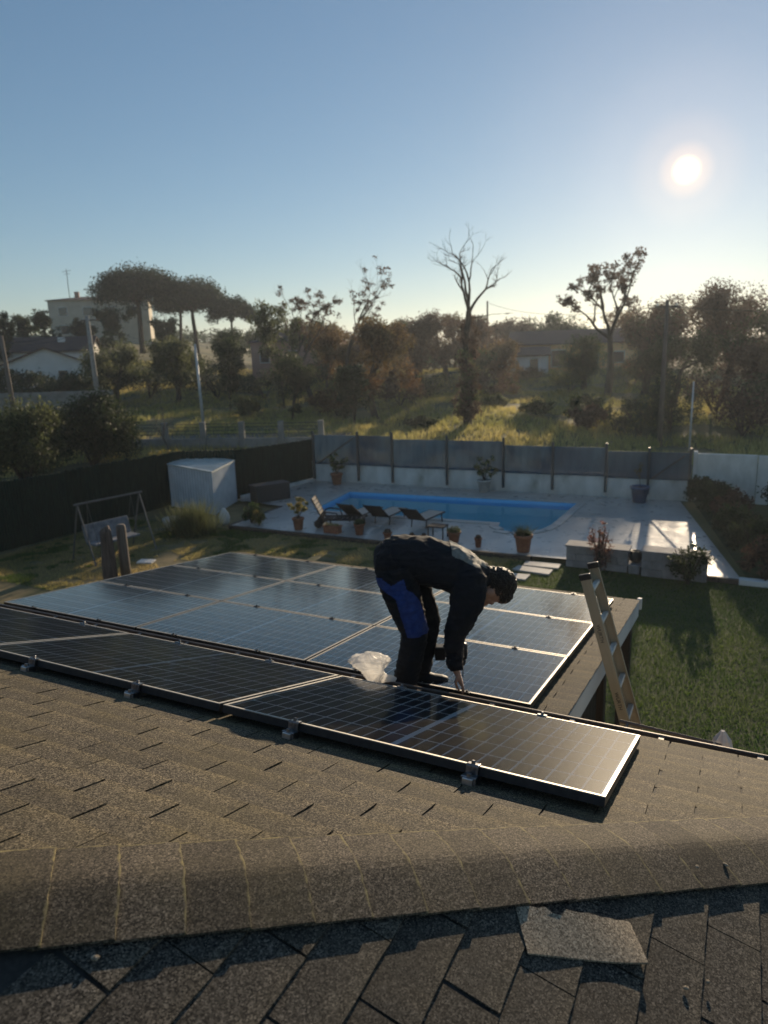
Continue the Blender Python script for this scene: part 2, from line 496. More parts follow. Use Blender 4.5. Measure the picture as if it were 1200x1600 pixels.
M_water = mat_clear('pool_water', (.72, .95, 1.0), 1.25, .02, bump=.14, bscale=2.2)
M_kerb = mat('deck_edge_brick', (.06, .045, .035), (.1, .075, .058), 9, .85, bump=.3, bscale=30)
M_slab = mat('stone_slab', (.36, .34, .31), (.47, .45, .41), 7, .7, bump=.15, bscale=30)
M_conc = mat('concrete_block', (.2, .19, .19), (.28, .27, .265), 6, .85, bump=.25, bscale=40, rand=.12)
M_stucco = mat('white_stucco', (.55, .53, .48), (.7, .68, .63), 2.5, .85, bump=.2, bscale=40, c3=(.36, .34, .28), s3=1.3, t3=(.55, .75), stretch=(1, 1, .5))
M_mesh_green = mat('hedge_screen', (.006, .018, .011), (.014, .036, .022), 18, .85, bump=.8, bscale=45, stretch=(1, 1, .12))
M_mesh_grey = mat('grey_screen', (.05, .1, .15), (.075, .14, .2), 4, .8, bump=.3, bscale=50, rand=.12, stretch=(1, 1, .3), trans=.2)
M_post = mat('fence_post', (.035, .042, .045), (.06, .068, .07), 20, .5)
see_through(M_mesh_grey, .22)
M_shed = mat('shed_metal', (.5, .53, .56), (.6, .63, .66), 3, .45, .2, rnoise=.1)
M_shed_roof = mat('shed_roof_metal', (.45, .46, .42), (.6, .61, .57), 2.5, .5, .2, bump=.05)
M_rattan = mat('dark_rattan', (.03, .027, .026), (.055, .05, .047), 60, .6, bump=.4, bscale=90)
M_terra = mat('terracotta', (.2, .075, .04), (.3, .12, .065), 10, .8, bump=.15, bscale=50, rand=.2)
M_soil = mat('soil', (.02, .015, .01), (.045, .035, .025), 40, .95, bump=.6)
M_blue_pot = mat('blue_glaze', (.05, .08, .14), (.08, .12, .19), 6, .3)
M_lounger = mat('lounger_plastic', (.025, .021, .02), (.045, .038, .035), 30, .75, spec=.2)
M_mesh_bed = mat('lounger_fabric', (.36, .31, .26), (.44, .39, .33), 40, .8)
M_swing = mat('swing_steel', (.09, .09, .088), (.14, .14, .135), 30, .6, .2)
M_cushion = mat('faded_cushion', (.13, .14, .16), (.24, .24, .25), 6, .9, bump=.4, bscale=12)
M_log = mat('weathered_log', (.06, .042, .034), (.16, .12, .1), 9, .9, bump=1.0, bscale=14, stretch=(3, 3, .25))
M_bark = mat('bark', (.03, .024, .018), (.075, .06, .045), 6, .95, bump=.8, bscale=10, stretch=(2, 2, .4))
M_bark_pale = mat('bark_pale', (.08, .066, .054), (.15, .125, .1), 6, .95, bump=.6, bscale=10, stretch=(2, 2, .4))
M_leaf_pine = mat('pine_needles', (.016, .03, .012), (.03, .046, .017), .5, .7, island=.5, trans=.3)
M_leaf_olive = mat('olive_leaves', (.075, .092, .036), (.13, .14, .06), .6, .6, island=.5, trans=.5)
M_leaf_dark = mat('evergreen_leaves', (.035, .05, .02), (.062, .078, .03), .5, .6, island=.5, trans=.42)
M_leaf_rust = mat('autumn_leaves', (.14, .075, .032), (.12, .095, .038), .5, .7, island=.5, trans=.55)
M_leaf_brown = mat('brown_leaves', (.085, .054, .038), (.11, .072, .046), .5, .7, island=.5, trans=.5)
M_leaf_yellow = mat('yellow_leaves', (.26, .2, .06), (.17, .17, .045), 3, .6, island=.4, trans=.5)
M_leaf_green = mat('garden_leaves', (.04, .075, .02), (.08, .12, .03), 3, .5, island=.5, trans=.4)
M_leaf_pink = mat('pinkish_leaves', (.2, .1, .085), (.12, .06, .04), 3, .6, island=.5, trans=.5)
M_tile = mat('dark_roof_tile', (.06, .04, .034), (.1, .065, .055), 3, .85, bump=.6, bscale=3, stretch=(1, 6, 1))
M_cream = mat('cream_render', (.5, .44, .34), (.58, .52, .41), 1, .9)
M_pinkw = mat('pink_render', (.38, .22, .17), (.45, .27, .21), 1, .9)
M_orange = mat('orange_render', (.72, .45, .2), (.8, .52, .26), 1, .9)
M_whitew = mat('white_render', (.62, .6, .56), (.7, .68, .64), 1, .9)
M_window = mat('far_window_glass', (.03, .035, .04), rough=.1, spec=.8)
M_pole_c = mat('concrete_pole', (.26, .24, .21), (.36, .33, .29), 5, .9)
M_pole_w = mat('wooden_pole', (.1, .08, .065), (.17, .14, .115), 6, .9, stretch=(3, 3, .3))
M_pole_m = mat('pale_metal_pole', (.45, .46, .46), (.55, .56, .56), 5, .5, .2)
M_wire = mat('cable', (.02, .02, .02), rough=.6)
M_blockwall = mat('block_wall', (.2, .19, .17), (.28, .265, .24), 2, .9, bump=.3, bscale=8)
M_road = mat('road_asphalt', (.075, .07, .066), (.11, .1, .095), 2, .9)

M_jacket = mat('navy_jacket', (.005, .0055, .008), (.009, .0095, .013), 25, .9, bump=.35, bscale=22)
M_trouser = mat('black_trousers', (.0055, .0055, .007), (.01, .01, .012), 25, .9, bump=.35, bscale=20)
M_blue = mat('blue_panel_cloth', (.012, .035, .15), (.02, .055, .21), 30, .8, bump=.3, bscale=25)
M_sunlit_yoke = mat('sunlit_yoke_cloth', (.17, .155, .125), (.25, .23, .19), 30, .8, bump=.6, bscale=18)
M_stripe = mat('pale_stripe', (.5, .55, .66), (.62, .66, .75), 20, .6)
M_skin = mat('skin', (.36, .19, .12), (.44, .24, .16), 20, .5)
M_hair = mat('dark_hair', (.014, .009, .006), (.03, .019, .012), 90, .5, bump=.9, bscale=110)
M_shoe = mat('black_shoe', (.01, .01, .01), (.02, .02, .02), 20, .6)
M_bag = mat('thin_plastic_bag', (.9, .88, .84), (.95, .93, .9), 8, .3, trans=.65, bump=.6, bscale=10)
see_through(M_bag, .28)
M_cloth = mat('pale_canvas', (.6, .52, .47), (.7, .62, .57), 8, .8)

# ------------------------------------------------------------------ the setting: ground, lawn, deck, pool
def sstep(a, b, x):
    t = min(1.0, max(0.0, (x - a) / (b - a)))
    return t * t * (3 - 2 * t)


def ground_h(x, y):
    h = 1.0 * sstep(31, 52, y) + 2.4 * sstep(52, 100, y) + 6.5 * sstep(5, 55, -x) * sstep(62, 120, y)
    if y > 33:
        h += (noise.noise(Vector((x * .09, y * .09, 0))) * .5 + noise.noise(Vector((x * .3, y * .3, 5))) * .16) * sstep(33, 42, y)
    if y > 140:
        h += sstep(140, 600, y) * (3 + 6 * noise.noise(Vector((x * .006, y * .006, 3))))
    return h


POOL = [(-14.25, 25.0), (-13.8, 21.35), (-7.05, 21.7), (-6.95, 21.15), (-6.6, 20.8), (-6.1, 20.68), (-5.65, 20.85), (-5.3, 21.3), (-5.15, 22.0), (-5.05, 25.6)]


def in_poly(p, poly):
    c = False
    j = len(poly) - 1
    for i in range(len(poly)):
        a, b = poly[i], poly[j]
        if (a[1] > p[1]) != (b[1] > p[1]) and p[0] < (b[0] - a[0]) * (p[1] - a[1]) / (b[1] - a[1]) + a[0]:
            c = not c
        j = i
    return c


def grow(poly, d):
    cx_ = sum(p[0] for p in poly) / len(poly); cy_ = sum(p[1] for p in poly) / len(poly)
    out = []
    for x, y in poly:
        out.append((x + (d if x > cx_ else -d), y + (d if y > cy_ else -d)))
    return out


POOL_OUT = grow(POOL, .35)
xs = sorted(set([-900, -600, -400, -300, -220, -160, -120, -95, -80] + [-70 + i * 2.5 for i in range(13)] + [-38 + i * .8 for i in range(98)] + [42 + i * 3 for i in range(10)] + [80, 100, 130, 180, 260, 400, 600, 900]))
ys = sorted(set([-60, -30, -15, -6, 0, 4, 8] + [10 + i * .7 for i in range(75)] + [63.5 + i * 2 for i in range(30)] + [126, 135, 150, 170, 200, 240, 300, 380, 500, 700, 1000, 1500]))
mb = MB()
gv = []
for y in ys:
    for x in xs:
        u = x * DU.x + y * DU.y; v = x * DV.x + y * DV.y
        z = ground_h(x, y)
        if in_poly((u, v), POOL_OUT): z = -2.2
        gv.append((x, y, z))
nx = len(xs)
mb.add(gv, [(j * nx + i, j * nx + i + 1, (j + 1) * nx + i + 1, (j + 1) * nx + i) for j in range(len(ys) - 1) for i in range(nx - 1)])
ground = tag(mb.build('ground', M_field, smooth=True), 'grassy ground sheet rising to the meadow and hills', 'ground', kind='structure')


def sheet(name, polys_uv, z, m, hole=None, label=None, cat=None):
    loops = [[Vector((*p, 0)) for p in polys_uv]]
    if hole: loops.append([Vector((*p, 0)) for p in hole])
    tris = tessellate_polygon(loops)
    pts = [p for lp in loops for p in lp]
    b = MB()
    F = []
    for t in tris:
        a, b_, c = [pts[i] for i in t]
        F.append(t if (b_ - a).cross(c - a).z > 0 else t[::-1])
    b.add([W(p.x, p.y, z) for p in pts], F)
    return tag(b.build(name, m), label, cat, kind='structure')


LAWN = [(-5.4, 0), (9, 0), (9, 28.5), (-1.5, 28.5), (.5, 18.35), (-5.4, 18.45)]
sheet('lawn', LAWN, .012, M_lawn, label='green garden lawn right of the porch', cat='lawn')
WORN = [(-22, 0), (-5.4, 0), (-5.4, 18.45), (-15.1, 18.5), (-15.1, 21.6), (-17.3, 22), (-20.6, 22)]
sheet('worn_lawn', WORN, .012, M_worn, label='worn dry lawn left of the porch', cat='lawn')
DECK = [(-15.2, 18.45), (-4.85, 18.4), (-3.9, 18.45), (.3, 18.2), (-1.72, 27.0), (-17.2, 26.75), (-17.75, 22.0), (-15.2, 21.6)]
sheet('pool_deck', DECK, .12, M_deck, hole=POOL, label='pale stone deck around the pool', cat='deck')

# deck edging towards the lawn
b = MB()
dk = DECK[:4]
for (a, c) in ((DECK[0], DECK[1]), (DECK[2], DECK[3]), (DECK[7], DECK[0])):
    A = W(*a); C = W(*c); d = (C - A); L_ = d.length; d.normalize()
    nrm = Vector((d.y, -d.x, 0))
    rot = Matrix((d, -nrm, Vector((0, 0, 1)))).transposed()
    k = max(1, int(L_ / .5))
    for i in range(k):
        b.bbox(A + d * (L_ * (i + .5) / k) + nrm * .06 + Vector((0, 0, .055)), (L_ / k - .012, .12, .16), .01, rot)
tag(b.build('deck_edging', M_kerb), 'dark brick edging of the deck along the lawn', 'edging', kind='structure')

# the pool
pool = thing('swimming_pool', 'large blue lined swimming pool with rounded step bay', 'pool', W(-9.6, 23, 0))
pinv = pool.matrix_world.inverted() if False else Matrix.Translation(-W(-9.6, 23, 0))
def PW(u, v, z): return W(u, v, z) - W(-9.6, 23, 0)
b = MB(); n_ = len(POOL)
b.add([PW(*p, .1) for p in POOL] + [PW(*p, -.16) for p in POOL], [(i, (i + 1) % n_, n_ + (i + 1) % n_, n_ + i) for i in range(n_)])
b.build('liner_band', M_liner_top, pool)
b = MB()
b.add([PW(*p, -.16) for p in POOL] + [PW(*p, -1.0) for p in POOL], [(i, (i + 1) % n_, n_ + (i + 1) % n_, n_ + i) for i in range(n_)])
tr = tessellate_polygon([[Vector((*p, 0)) for p in POOL]])
b.add([PW(*p, -1.0) for p in POOL], [tuple(t) for t in tr])
b.build('basin', M_liner, pool)
for k, zz in enumerate((-.25, -.45, -.7)):
    b = MB()
    st = [(-7.0 + k * -.12, 21.15 + .28 * k), (-6.6, 20.8 + .28 * k), (-6.1, 20.7 + .28 * k), (-5.65, 20.87 + .28 * k), (-5.3, 21.3 + .28 * k), (-5.2, 22.2 + .2 * k), (-7.0, 22.2 + .2 * k)]
    b.prism([(lambda q: (q.x, q.y))(PW(*p, 0)) for p in st], -.99, zz)
    b.build('step', M_liner, pool)
b = MB()
b.add([PW(*p, -.03) for p in POOL], [tuple(t) if (lambda a, c, d: (c[0] - a[0]) * (d[1] - a[1]) - (c[1] - a[1]) * (d[0] - a[0]))(*[POOL[i] for i in t]) > 0 else tuple(t[::-1]) for t in tr])
b.build('water', M_water, pool)
b = MB()
big = grow(POOL, 0.0)
for i in range(n_):
    a, c = POOL[i], POOL[(i + 1) % n_]
    A = PW(*a, .125); C = PW(*c, .125); d = C - A; L_ = d.length; d.normalize()
    nrm = Vector((-d.y, d.x, 0))
    mid = ((A + C) / 2)
    ctr = PW(-9.6, 23, .125)
    if (mid - ctr).dot(nrm) < 0: nrm = -nrm
    rot = Matrix((d, nrm if d.cross(nrm).z > 0 else -nrm, Vector((0, 0, 1)))).transposed()
    k = max(1, int(L_ / .6))
    for j in range(k):
        b.bbox(A + d * (L_ * (j + .5) / k) + nrm * .12, (L_ / k - .006, .28, .05), .012, rot)
b.build('coping', M_coping, pool)

# stepping stones
for k, (u, v, a, w_) in enumerate([(-4.45, 17.95, 4, .95), (-4.55, 17.42, -3, .95), (-4.95, 16.75, 5, .9), (-5.2, 16.1, -2, .9)]):
    b = MB(); rr = random.Random(k)
    pl_ = [(-w_ / 2 + rr.uniform(-.03, .03), -.2 + rr.uniform(-.03, .03)), (w_ / 2 + rr.uniform(-.03, .03), -.2 + rr.uniform(-.03, .03)), (w_ / 2 + rr.uniform(-.03, .03), .2 + rr.uniform(-.03, .03)), (-w_ / 2 + rr.uniform(-.03, .03), .2 + rr.uniform(-.03, .03))]
    b.prism(pl_, 0, .045)
    o = b.build('stepping_stone', M_slab)
    o.location = W(u, v, .014); o.rotation_euler = (0, 0, YAW + R(a))
    tag(o, ['flat stepping stone touching the pool deck', 'second stepping stone from the pool deck', 'third stepping stone from the pool deck, beside the lower panels', 'stepping stone farthest from the pool deck'][k], 'stone', 'stepping stones')


# ------------------------------------------------------------------ grass
def blades(name, pts, h, w, m, rs, lean=.6):
    """pts: Nx3 bases; one bent two-triangle blade each"""
    n = len(pts)
    a = rs.uniform(0, 2 * np.pi, n); hh = h * rs.uniform(.5, 1.3, n); ww = w * rs.uniform(.6, 1.3, n)
    dx = np.cos(a) * ww / 2; dy = np.sin(a) * ww / 2
    la = rs.uniform(0, 2 * np.pi, n); ll = lean * hh * rs.uniform(.1, 1, n)
    V = np.zeros((n, 3, 3))
    V[:, 0] = pts; V[:, 1] = pts; V[:, 2] = pts
    V[:, 0, 0] -= dx; V[:, 0, 1] -= dy; V[:, 1, 0] += dx; V[:, 1, 1] += dy
    V[:, 2, 0] += np.cos(la) * ll; V[:, 2, 1] += np.sin(la) * ll; V[:, 2, 2] += hh
    me = bpy.data.meshes.new(name)
    me.vertices.add(3 * n); me.vertices.foreach_set('co', V.reshape(-1))
    me.loops.add(3 * n); me.loops.foreach_set('vertex_index', np.arange(3 * n, dtype=np.int32))
    me.polygons.add(n); me.polygons.foreach_set('loop_start', np.arange(0, 3 * n, 3, dtype=np.int32))
    me.update(calc_edges=True)
    if not isinstance(m, list): m = [m]
    for q in m: me.materials.append(q)
    return me


rs = np.random.RandomState(5)


def scatter_uv(n, u0, u1, v0, v1):
    uu = rs.uniform(u0, u1, n); vv = rs.uniform(v0, v1, n)
    P = np.zeros((n, 3))
    P[:, 0] = uu * DU.x + vv * DV.x; P[:, 1] = uu * DU.y + vv * DV.y; P[:, 2] = .012
    return P, uu, vv


def field_noise(P, s, o=0.0):
    return np.array([noise.noise(Vector((p[0] * s + o, p[1] * s, o))) for p in P])


P, uu, vv = scatter_uv(150000, -5.4, 2.6, 7.5, 18.1)
nz = field_noise(P, .9) + .5 * field_noise(P, 3.1, 7)
keep = nz > -.8
me = blades('lawn_grass', P[keep], .036, .011, M_grass, rs)
tag(link('lawn_grass', me), 'short green grass of the lawn right of the porch', 'grass', kind='stuff')
P, uu, vv = scatter_uv(130000, -19.8, -5.0, 11.5, 18.3)
nz = field_noise(P, .55) + .6 * field_noise(P, 2.2, 7)
keep = nz > -.32
P = P[keep]; nz = nz[keep]
g2 = nz > .3
tag(link('lawn_tufts', blades('lawn_tufts', P[g2], .07, .014, M_grass, rs)), 'green grass tufts in the worn lawn left of the porch', 'grass', kind='stuff')
tag(link('lawn_straw', blades('lawn_straw', P[~g2], .05, .012, M_grass_dry, rs, .8)), 'dry straw coloured grass of the worn lawn by the pool', 'grass', kind='stuff')
# meadow beyond the fence
n0 = 42000
X = rs.uniform(-36, 32, n0); Y = 33 + rs.uniform(0, 1, n0) ** 1.4 * 62
tp = np.stack([X, Y, np.zeros(n0)], 1)
nz = field_noise(tp, .22)
tp = tp[nz > -.25]
bl = np.repeat(tp, 5, 0) + np.concatenate([rs.uniform(-.18, .18, (len(tp) * 5, 2)), np.zeros((len(tp) * 5, 1))], 1)
bl[:, 2] = [ground_h(p[0], p[1]) - .03 for p in bl]
tag(link('meadow_grass', blades('meadow_grass', bl, .36, .05, M_meadow, rs)), 'long dry meadow grass beyond the garden fence', 'grass', kind='stuff')

# ------------------------------------------------------------------ fences and walls
def screen_panel(L_, H_, ridges, amp, seed, ragged=.0):
    """upright screen of vertical reeds, local x along, z up"""
    rr = random.Random(seed)
    b = MB()
    n = ridges
    V = []; F = []
    cols = []
    for i in range(n * 2 + 1):
        x = L_ * i / (n * 2); y = (amp if i % 2 else -amp) + rr.uniform(-.3, .3) * amp
        top = H_ + (rr.uniform(-ragged, ragged) if ragged else 0)
        cols.append((x, y, top))
    for x, y, t in cols: V += [(x, y, .02), (x, y, t)]
    k = len(cols)
    for x, y, t in cols: V += [(x, y + .05, .02), (x, y + .05, t)]
    for i in range(k - 1):
        F += [(2 * i, 2 * i + 2, 2 * i + 3, 2 * i + 1), (2 * k + 2 * i, 2 * k + 2 * i + 1, 2 * k + 2 * i + 3, 2 * k + 2 * i + 2), (2 * i + 1, 2 * i + 3, 2 * k + 2 * i + 3, 2 * k + 2 * i + 1)]
    b.add(V, F)
    return b


def place_between(o, A, C):
    d = C - A
    o.location = A
    o.rotation_euler = (0, 0, math.atan2(d.y, d.x))


hf = thing('hedge_screen_fence', 'dark green artificial hedge screen fence along the left of the garden', 'fence', W(-20, 14, 0))
hb = W(-20, 14, 0)
line = [(-20.75, 8.0), (-19.95, 16.0), (-20.0, 21.6), (-18.1, 22.6), (-17.15, 26.85)]
hts = [2.2, 2.15, 2.05, 2.0, 1.95]
seed = 0
for s_ in range(4):
    A = W(*line[s_]); C = W(*line[s_ + 1]); L_ = (C - A).length; k = max(1, round(L_ / 1.5))
    for i in range(k):
        t0, t1 = i / k, (i + 1) / k
        h0 = hts[s_] + (hts[s_ + 1] - hts[s_]) * t0
        b = screen_panel(L_ / k - .01, h0 + random.Random(seed).uniform(-.03, .03), 18, .022, seed, .035); seed += 1
        o = b.build('fence_panel', M_mesh_green, hf)
        place_between(o, A.lerp(C, t0) - hb, A.lerp(C, t1) - hb)
        pb = MB(); pb.bbox((0, .09, 1.0), (.06, .06, 2.0), .006)
        p_ = pb.build('post', M_post, hf); p_.location = A.lerp(C, t0) - hb
        p_.rotation_euler = o.rotation_euler

# low white wall behind the pool, stepping down to the right
wall_pts = [(-17.1, 26.72), (-13.13, 26.9), (-8.34, 27.2), (-4.41, 27.45), (-1.5, 27.64)]
wall_h = [.98, .95, .9, .86]
fence_h = [2.2, 2.08, 1.93, 1.8]
gw = thing('low_garden_wall', 'low white stained wall behind the pool', 'wall', W(-9, 27.15, 0))
gb = W(-9, 27.15, 0)
for i in range(4):
    A = W(*wall_pts[i]) - gb; C = W(*wall_pts[i + 1]) - gb; d = C - A; L_ = d.length
    b = MB(); b.bbox((L_ / 2, .1, wall_h[i] / 2), (L_ - .004, .2, wall_h[i]), .008)
    o = b.build('wall_section', M_stucco, gw); place_between(o, A, C)
    b = MB(); b.bbox((L_ / 2, .1, wall_h[i] + .02), (L_ - .004, .25, .035), .008)
    c_ = b.build('coping', M_slab, gw); place_between(c_, A, C)
b = MB(); A = W(-17.1, 26.72) - gb; C = W(-17.75, 22.3) - gb; L_ = (C - A).length
b.bbox((L_ / 2, 0.05, .12), (L_, .16, .24), .01); o = b.build('kerb', M_stucco, gw); place_between(o, A, C)

bf = thing('grey_screen_fence', 'blue grey screen fence standing on the low white wall', 'fence', W(-9, 27.3, 0))
fb = W(-9, 27.3, 0)
posts_u = [-16.95, -14.75, -13.13, -10.7, -8.34, -6.4, -4.41, -2.9, -1.5]


def wall_v(u):
    for i in range(4):
        a, c = wall_pts[i], wall_pts[i + 1]
        if u <= c[0] + 1e-6: return a[1] + (c[1] - a[1]) * (u - a[0]) / (c[0] - a[0]), i
    return wall_pts[-1][1], 3


for j in range(len(posts_u) - 1):
    u0, u1 = posts_u[j], posts_u[j + 1]
    _, sec = wall_v((u0 + u1) / 2)
    zb = wall_h[sec] - .1; zt = fence_h[sec]
    A = W(u0, wall_v(u0)[0] - .06, zb) - fb; C = W(u1, wall_v(u1)[0] - .06, zb) - fb; L_ = (C - A).length
    b = screen_panel(L_ - .05, zt - zb, 30, .008, 50 + j, .012)
    o = b.build('fence_panel', M_mesh_grey, bf); place_between(o, A, C)
    if j in (0, 7):
        b = MB(); b.tube([(.2 if j == 0 else .1, -.06, .05), (L_ - .2, -.06, zt - zb - .1)], .03, 6)
        o2 = b.build('brace', M_post, bf); place_between(o2, A, C)
for u in posts_u:
    v, sec = wall_v(u - .01)
    b = MB(); b.bbox((0, 0, 1.25), (.09, .09, fence_h[sec] - .5 + .45), .01)
    o = b.build('post', M_post, bf); o.location = W(u, v - .1, (fence_h[sec]) / 2 - 1.05) - fb; o.rotation_euler = (0, 0, YAW)

rw = thing('white_boundary_wall', 'pale rendered boundary wall in the back right corner', 'wall', W(2, 28, 0))
for k in range(5):
    b = MB(); b.bbox((.98, 0, .87), (1.95, .18, 1.74 - .0 * k), .01)
    o = b.build('wall_section', M_stucco, rw); o.location = W(-1.3 + k * 1.97, 28.0 - .09 * k, 0) - W(2, 28, 0); o.rotation_euler = (0, 0, YAW)
b = MB(); b.bbox((0, 0, .9), (.12, .3, 1.85), .01); o = b.build('pier', M_whitew, rw); o.location = W(-1.36, 27.95, 0) - W(2, 28, 0); o.rotation_euler = (0, 0, YAW)

# ------------------------------------------------------------------ the house roof
T1 = R(17.3)
TT = math.tan(T1)
Z0 = 4.7794            # height of the main slope's plane at v = 0
HC = 2.28              # the hip runs along v = u + HC
EAVE = 3.66
Zv = Vector((0, 0, 1))
Y1 = DV * math.cos(T1) - Zv * math.sin(T1); N1 = DV * math.sin(T1) + Zv * math.cos(T1)
Y2 = DU * math.cos(T1) - Zv * math.sin(T1); N2 = DU * math.sin(T1) + Zv * math.cos(T1)


def zr1(v): return Z0 - TT * v
def zr2(u): return Z0 - TT * (u + HC)


house = thing('house', 'house with weathered asphalt shingle hip roof under the camera', 'house', (0, 0, 0))
house['label'] = 'house with weathered asphalt shingle hip roof in the foreground'
b = MB()
UL, UR, VR = -7.6, EAVE - HC, -1.0
UH = VR - HC
up_ = [W(UL, EAVE, zr1(EAVE)), W(UR, EAVE, zr1(EAVE)), W(UH, VR, zr1(VR)), W(UL, VR, zr1(VR))]
b.add(up_ + [p - Zv * .06 for p in up_], [(0, 1, 2, 3), (7, 6, 5, 4), (0, 4, 5, 1), (3, 7, 4, 0)])
slope_main = b.build('roof_slope', M_under, house)
slope_main['label'] = 'sunlit main roof slope carrying solar panels'
VB = VR - (EAVE - VR)
b = MB()
up2 = [W(UR, EAVE, zr1(EAVE)), W(UR, VB, zr2(UR)), W(UH, VR, zr2(UH))]
b.add(up2 + [p - Zv * .06 for p in up2], [(0, 1, 2)[::-1], (3, 4, 5), (0, 3, 4, 1)])
slope_end = b.build('roof_slope', M_under, house)
slope_end['label'] = 'shaded end slope in front of the hip'
b = MB()
up3 = [W(UL, VR, zr1(VR)), W(UH, VR, zr1(VR)), W(UR, VB, zr2(UR)), W(UL, VB, zr2(UR))]
b.add(up3, [(0, 1, 2, 3)[::-1]])
b.build('roof_slope', M_under, house)
b = MB(); b.prism([(lambda q: (q.x, q.y))(W(*p)) for p in ((UL + .3, VB + .4), (UR - .4, VB + .4), (UR - .4, EAVE - .4), (UL + .3, EAVE - .4))], 0, 3.45)
b.build('wall', M_wall, house)


def tab_mesh(wd, ln, th, seed, m):
    rr = random.Random(seed)
    j = lambda a: rr.uniform(-a, a)
    x0, x1 = -wd / 2 + j(.002), wd / 2 + j(.002)
    y0, y1 = -ln + .0725, .0725
    b = MB()
    nseg = 6
    V = []; F = []
    # wavy lower edge, thin body
    for k in range(nseg + 1):
        x = x0 + (x1 - x0) * k / nseg
        e = j(.0015)
        V += [(x, y0, 0), (x, y0, th * .6), (x, y1 + e, th + j(.0006)), (x, y1 + e, -.001)]
    for k in range(nseg):
        a = 4 * k; c = a + 4
        F += [(a + 1, c + 1, c + 2, a + 2)[::-1], (a + 2, c + 2, c + 3, a + 3)[::-1]]
    F += [(0, 1, 2, 3)[::-1], tuple(4 * nseg + q for q in (0, 1, 2, 3))]
    b.add(V, F)
    return b.mesh('shingle', m)


tabs = [tab_mesh(.311, .168, .0055, k, M_shingle) for k in range(6)]
tabs_n = [tab_mesh(.311, .168, .0055, k + 10, M_shingle_shade) for k in range(6)]
TILT = R(2.0)
rt_ = random.Random(3)


def trimmed(me, M, pco, pno):
    """a shingle cut off along the hip"""
    bm = bmesh.new(); bm.from_mesh(me)
    Mi = M.inverted()
    co = Mi @ pco; no = (Mi.to_3x3() @ pno).normalized()
    bmesh.ops.bisect_plane(bm, geom=list(bm.verts) + list(bm.edges) + list(bm.faces), plane_co=co, plane_no=no, clear_outer=True)
    if len(bm.verts) < 4:
        bm.free(); return None
    es = [e for e in bm.edges if e.is_boundary]
    if es: bmesh.ops.holes_fill(bm, edges=es, sides=0)
    m2 = bpy.data.meshes.new('shingle'); bm.to_mesh(m2); bm.free()
    for q in me.materials: m2.materials.append(q)
    return m2


hip_n = (DU - DV).normalized()
# main slope: courses along u, rows at horizontal steps of .1385
PITCH_T = .3195
for m_ in range(-6, 18):
    v = 1.242 + .1385 * m_
    if v > EAVE - .045: continue
    off = -1.644 + (.15975 if m_ % 2 else 0)
    for k in range(-14, 14):
        u = off + PITCH_T * (k + .5)
        if v - u < HC - .1 or u < -1.7 - max(0, v - .6) * 1.45 - .75 or u > 1.5: continue
        if u < -.75 and 2.75 < v < 3.25: continue       # out of sight under the panels
        M = axes(DU, Y1, N1, W(u + rt_.uniform(-.003, .003), v, zr1(v) + .003)) @ Matrix.Rotation(TILT + rt_.uniform(-.004, .004), 4, 'X') @ Matrix.Rotation(rt_.uniform(-.006, .006), 4, 'Z')
        me = rt_.choice(tabs)
        if v - u < HC + .35:
            me = trimmed(me, M, W(0, HC + .03, 0), hip_n)
            if me is None or not me.polygons: continue
        link('shingle', me, slope_main, M)
# end slope: courses along v
for m_ in range(-6, 12):
    u = -.33 + .1385 * m_
    if u > UR - .03: continue
    off = 1.45 + (.15975 if m_ % 2 else 0)
    for k in range(-6, 8):
        v = off + PITCH_T * (k + .5)
        if v - u > HC + .1 or v < -.2 + .5 * (u + 1.2) or u < -1.9: continue
        M = axes(DV, Y2, -N2, W(u, v + rt_.uniform(-.003, .003), zr2(u) + .003))
        M = axes(-DV, Y2, N2, W(u, v + rt_.uniform(-.003, .003), zr2(u) + .003)) @ Matrix.Rotation(TILT + rt_.uniform(-.004, .012), 4, 'X') @ Matrix.Rotation(rt_.uniform(-.012, .012), 4, 'Z')
        me = rt_.choice(tabs_n)
        if v - u > HC - .35:
            me = trimmed(me, M, W(0, HC - .03, 0), -hip_n)
            if me is None or not me.polygons: continue
        link('shingle', me, slope_end, M)
# hip caps: folded pieces laid along the hip
hip_d = (DU + DV - Zv * TT).normalized()
hip_y = (DV - DU).normalized()
hip_z = hip_d.cross(hip_y).normalized()
if hip_z.z < 0: hip_z = -hip_z


def cap_mesh(seed):
    rr = random.Random(seed)
    b = MB(); V = []; F = []
    ny = 14; HWD = .165
    prof = []
    for k in range(ny + 1):
        y = -HWD + 2 * HWD * k / ny
        ay = abs(y)
        z = -.22 * (math.sqrt(ay * ay + .03 ** 2) - .03) + .004
        prof.append((y, z))
    for xi, x in enumerate((-.098, .078)):
        for y, z in prof:
            jj = rr.uniform(-.0015, .0015)
            V.append((x + jj * (2 if xi else 1), y * (1 + rr.uniform(-.006, .006)), z + (.009 if xi else -.001)))
        for y, z in prof:
            V.append((x, y, z - .006 + (.009 if xi else -.001)))
    n = ny + 1
    for k in range(ny):
        F += [(k, 2 * n + k, 2 * n + k + 1, k + 1), (n + k, n + k + 1, 3 * n + k + 1, 3 * n + k), (2 * n + k, 3 * n + k, 3 * n + k + 1, 2 * n + k + 1)]
    F += [(0, n, 3 * n, 2 * n), (ny, 2 * n + ny, 3 * n + ny, n + ny)]
    b.add(V, F)
    return b.mesh('hip_cap', M_cap)


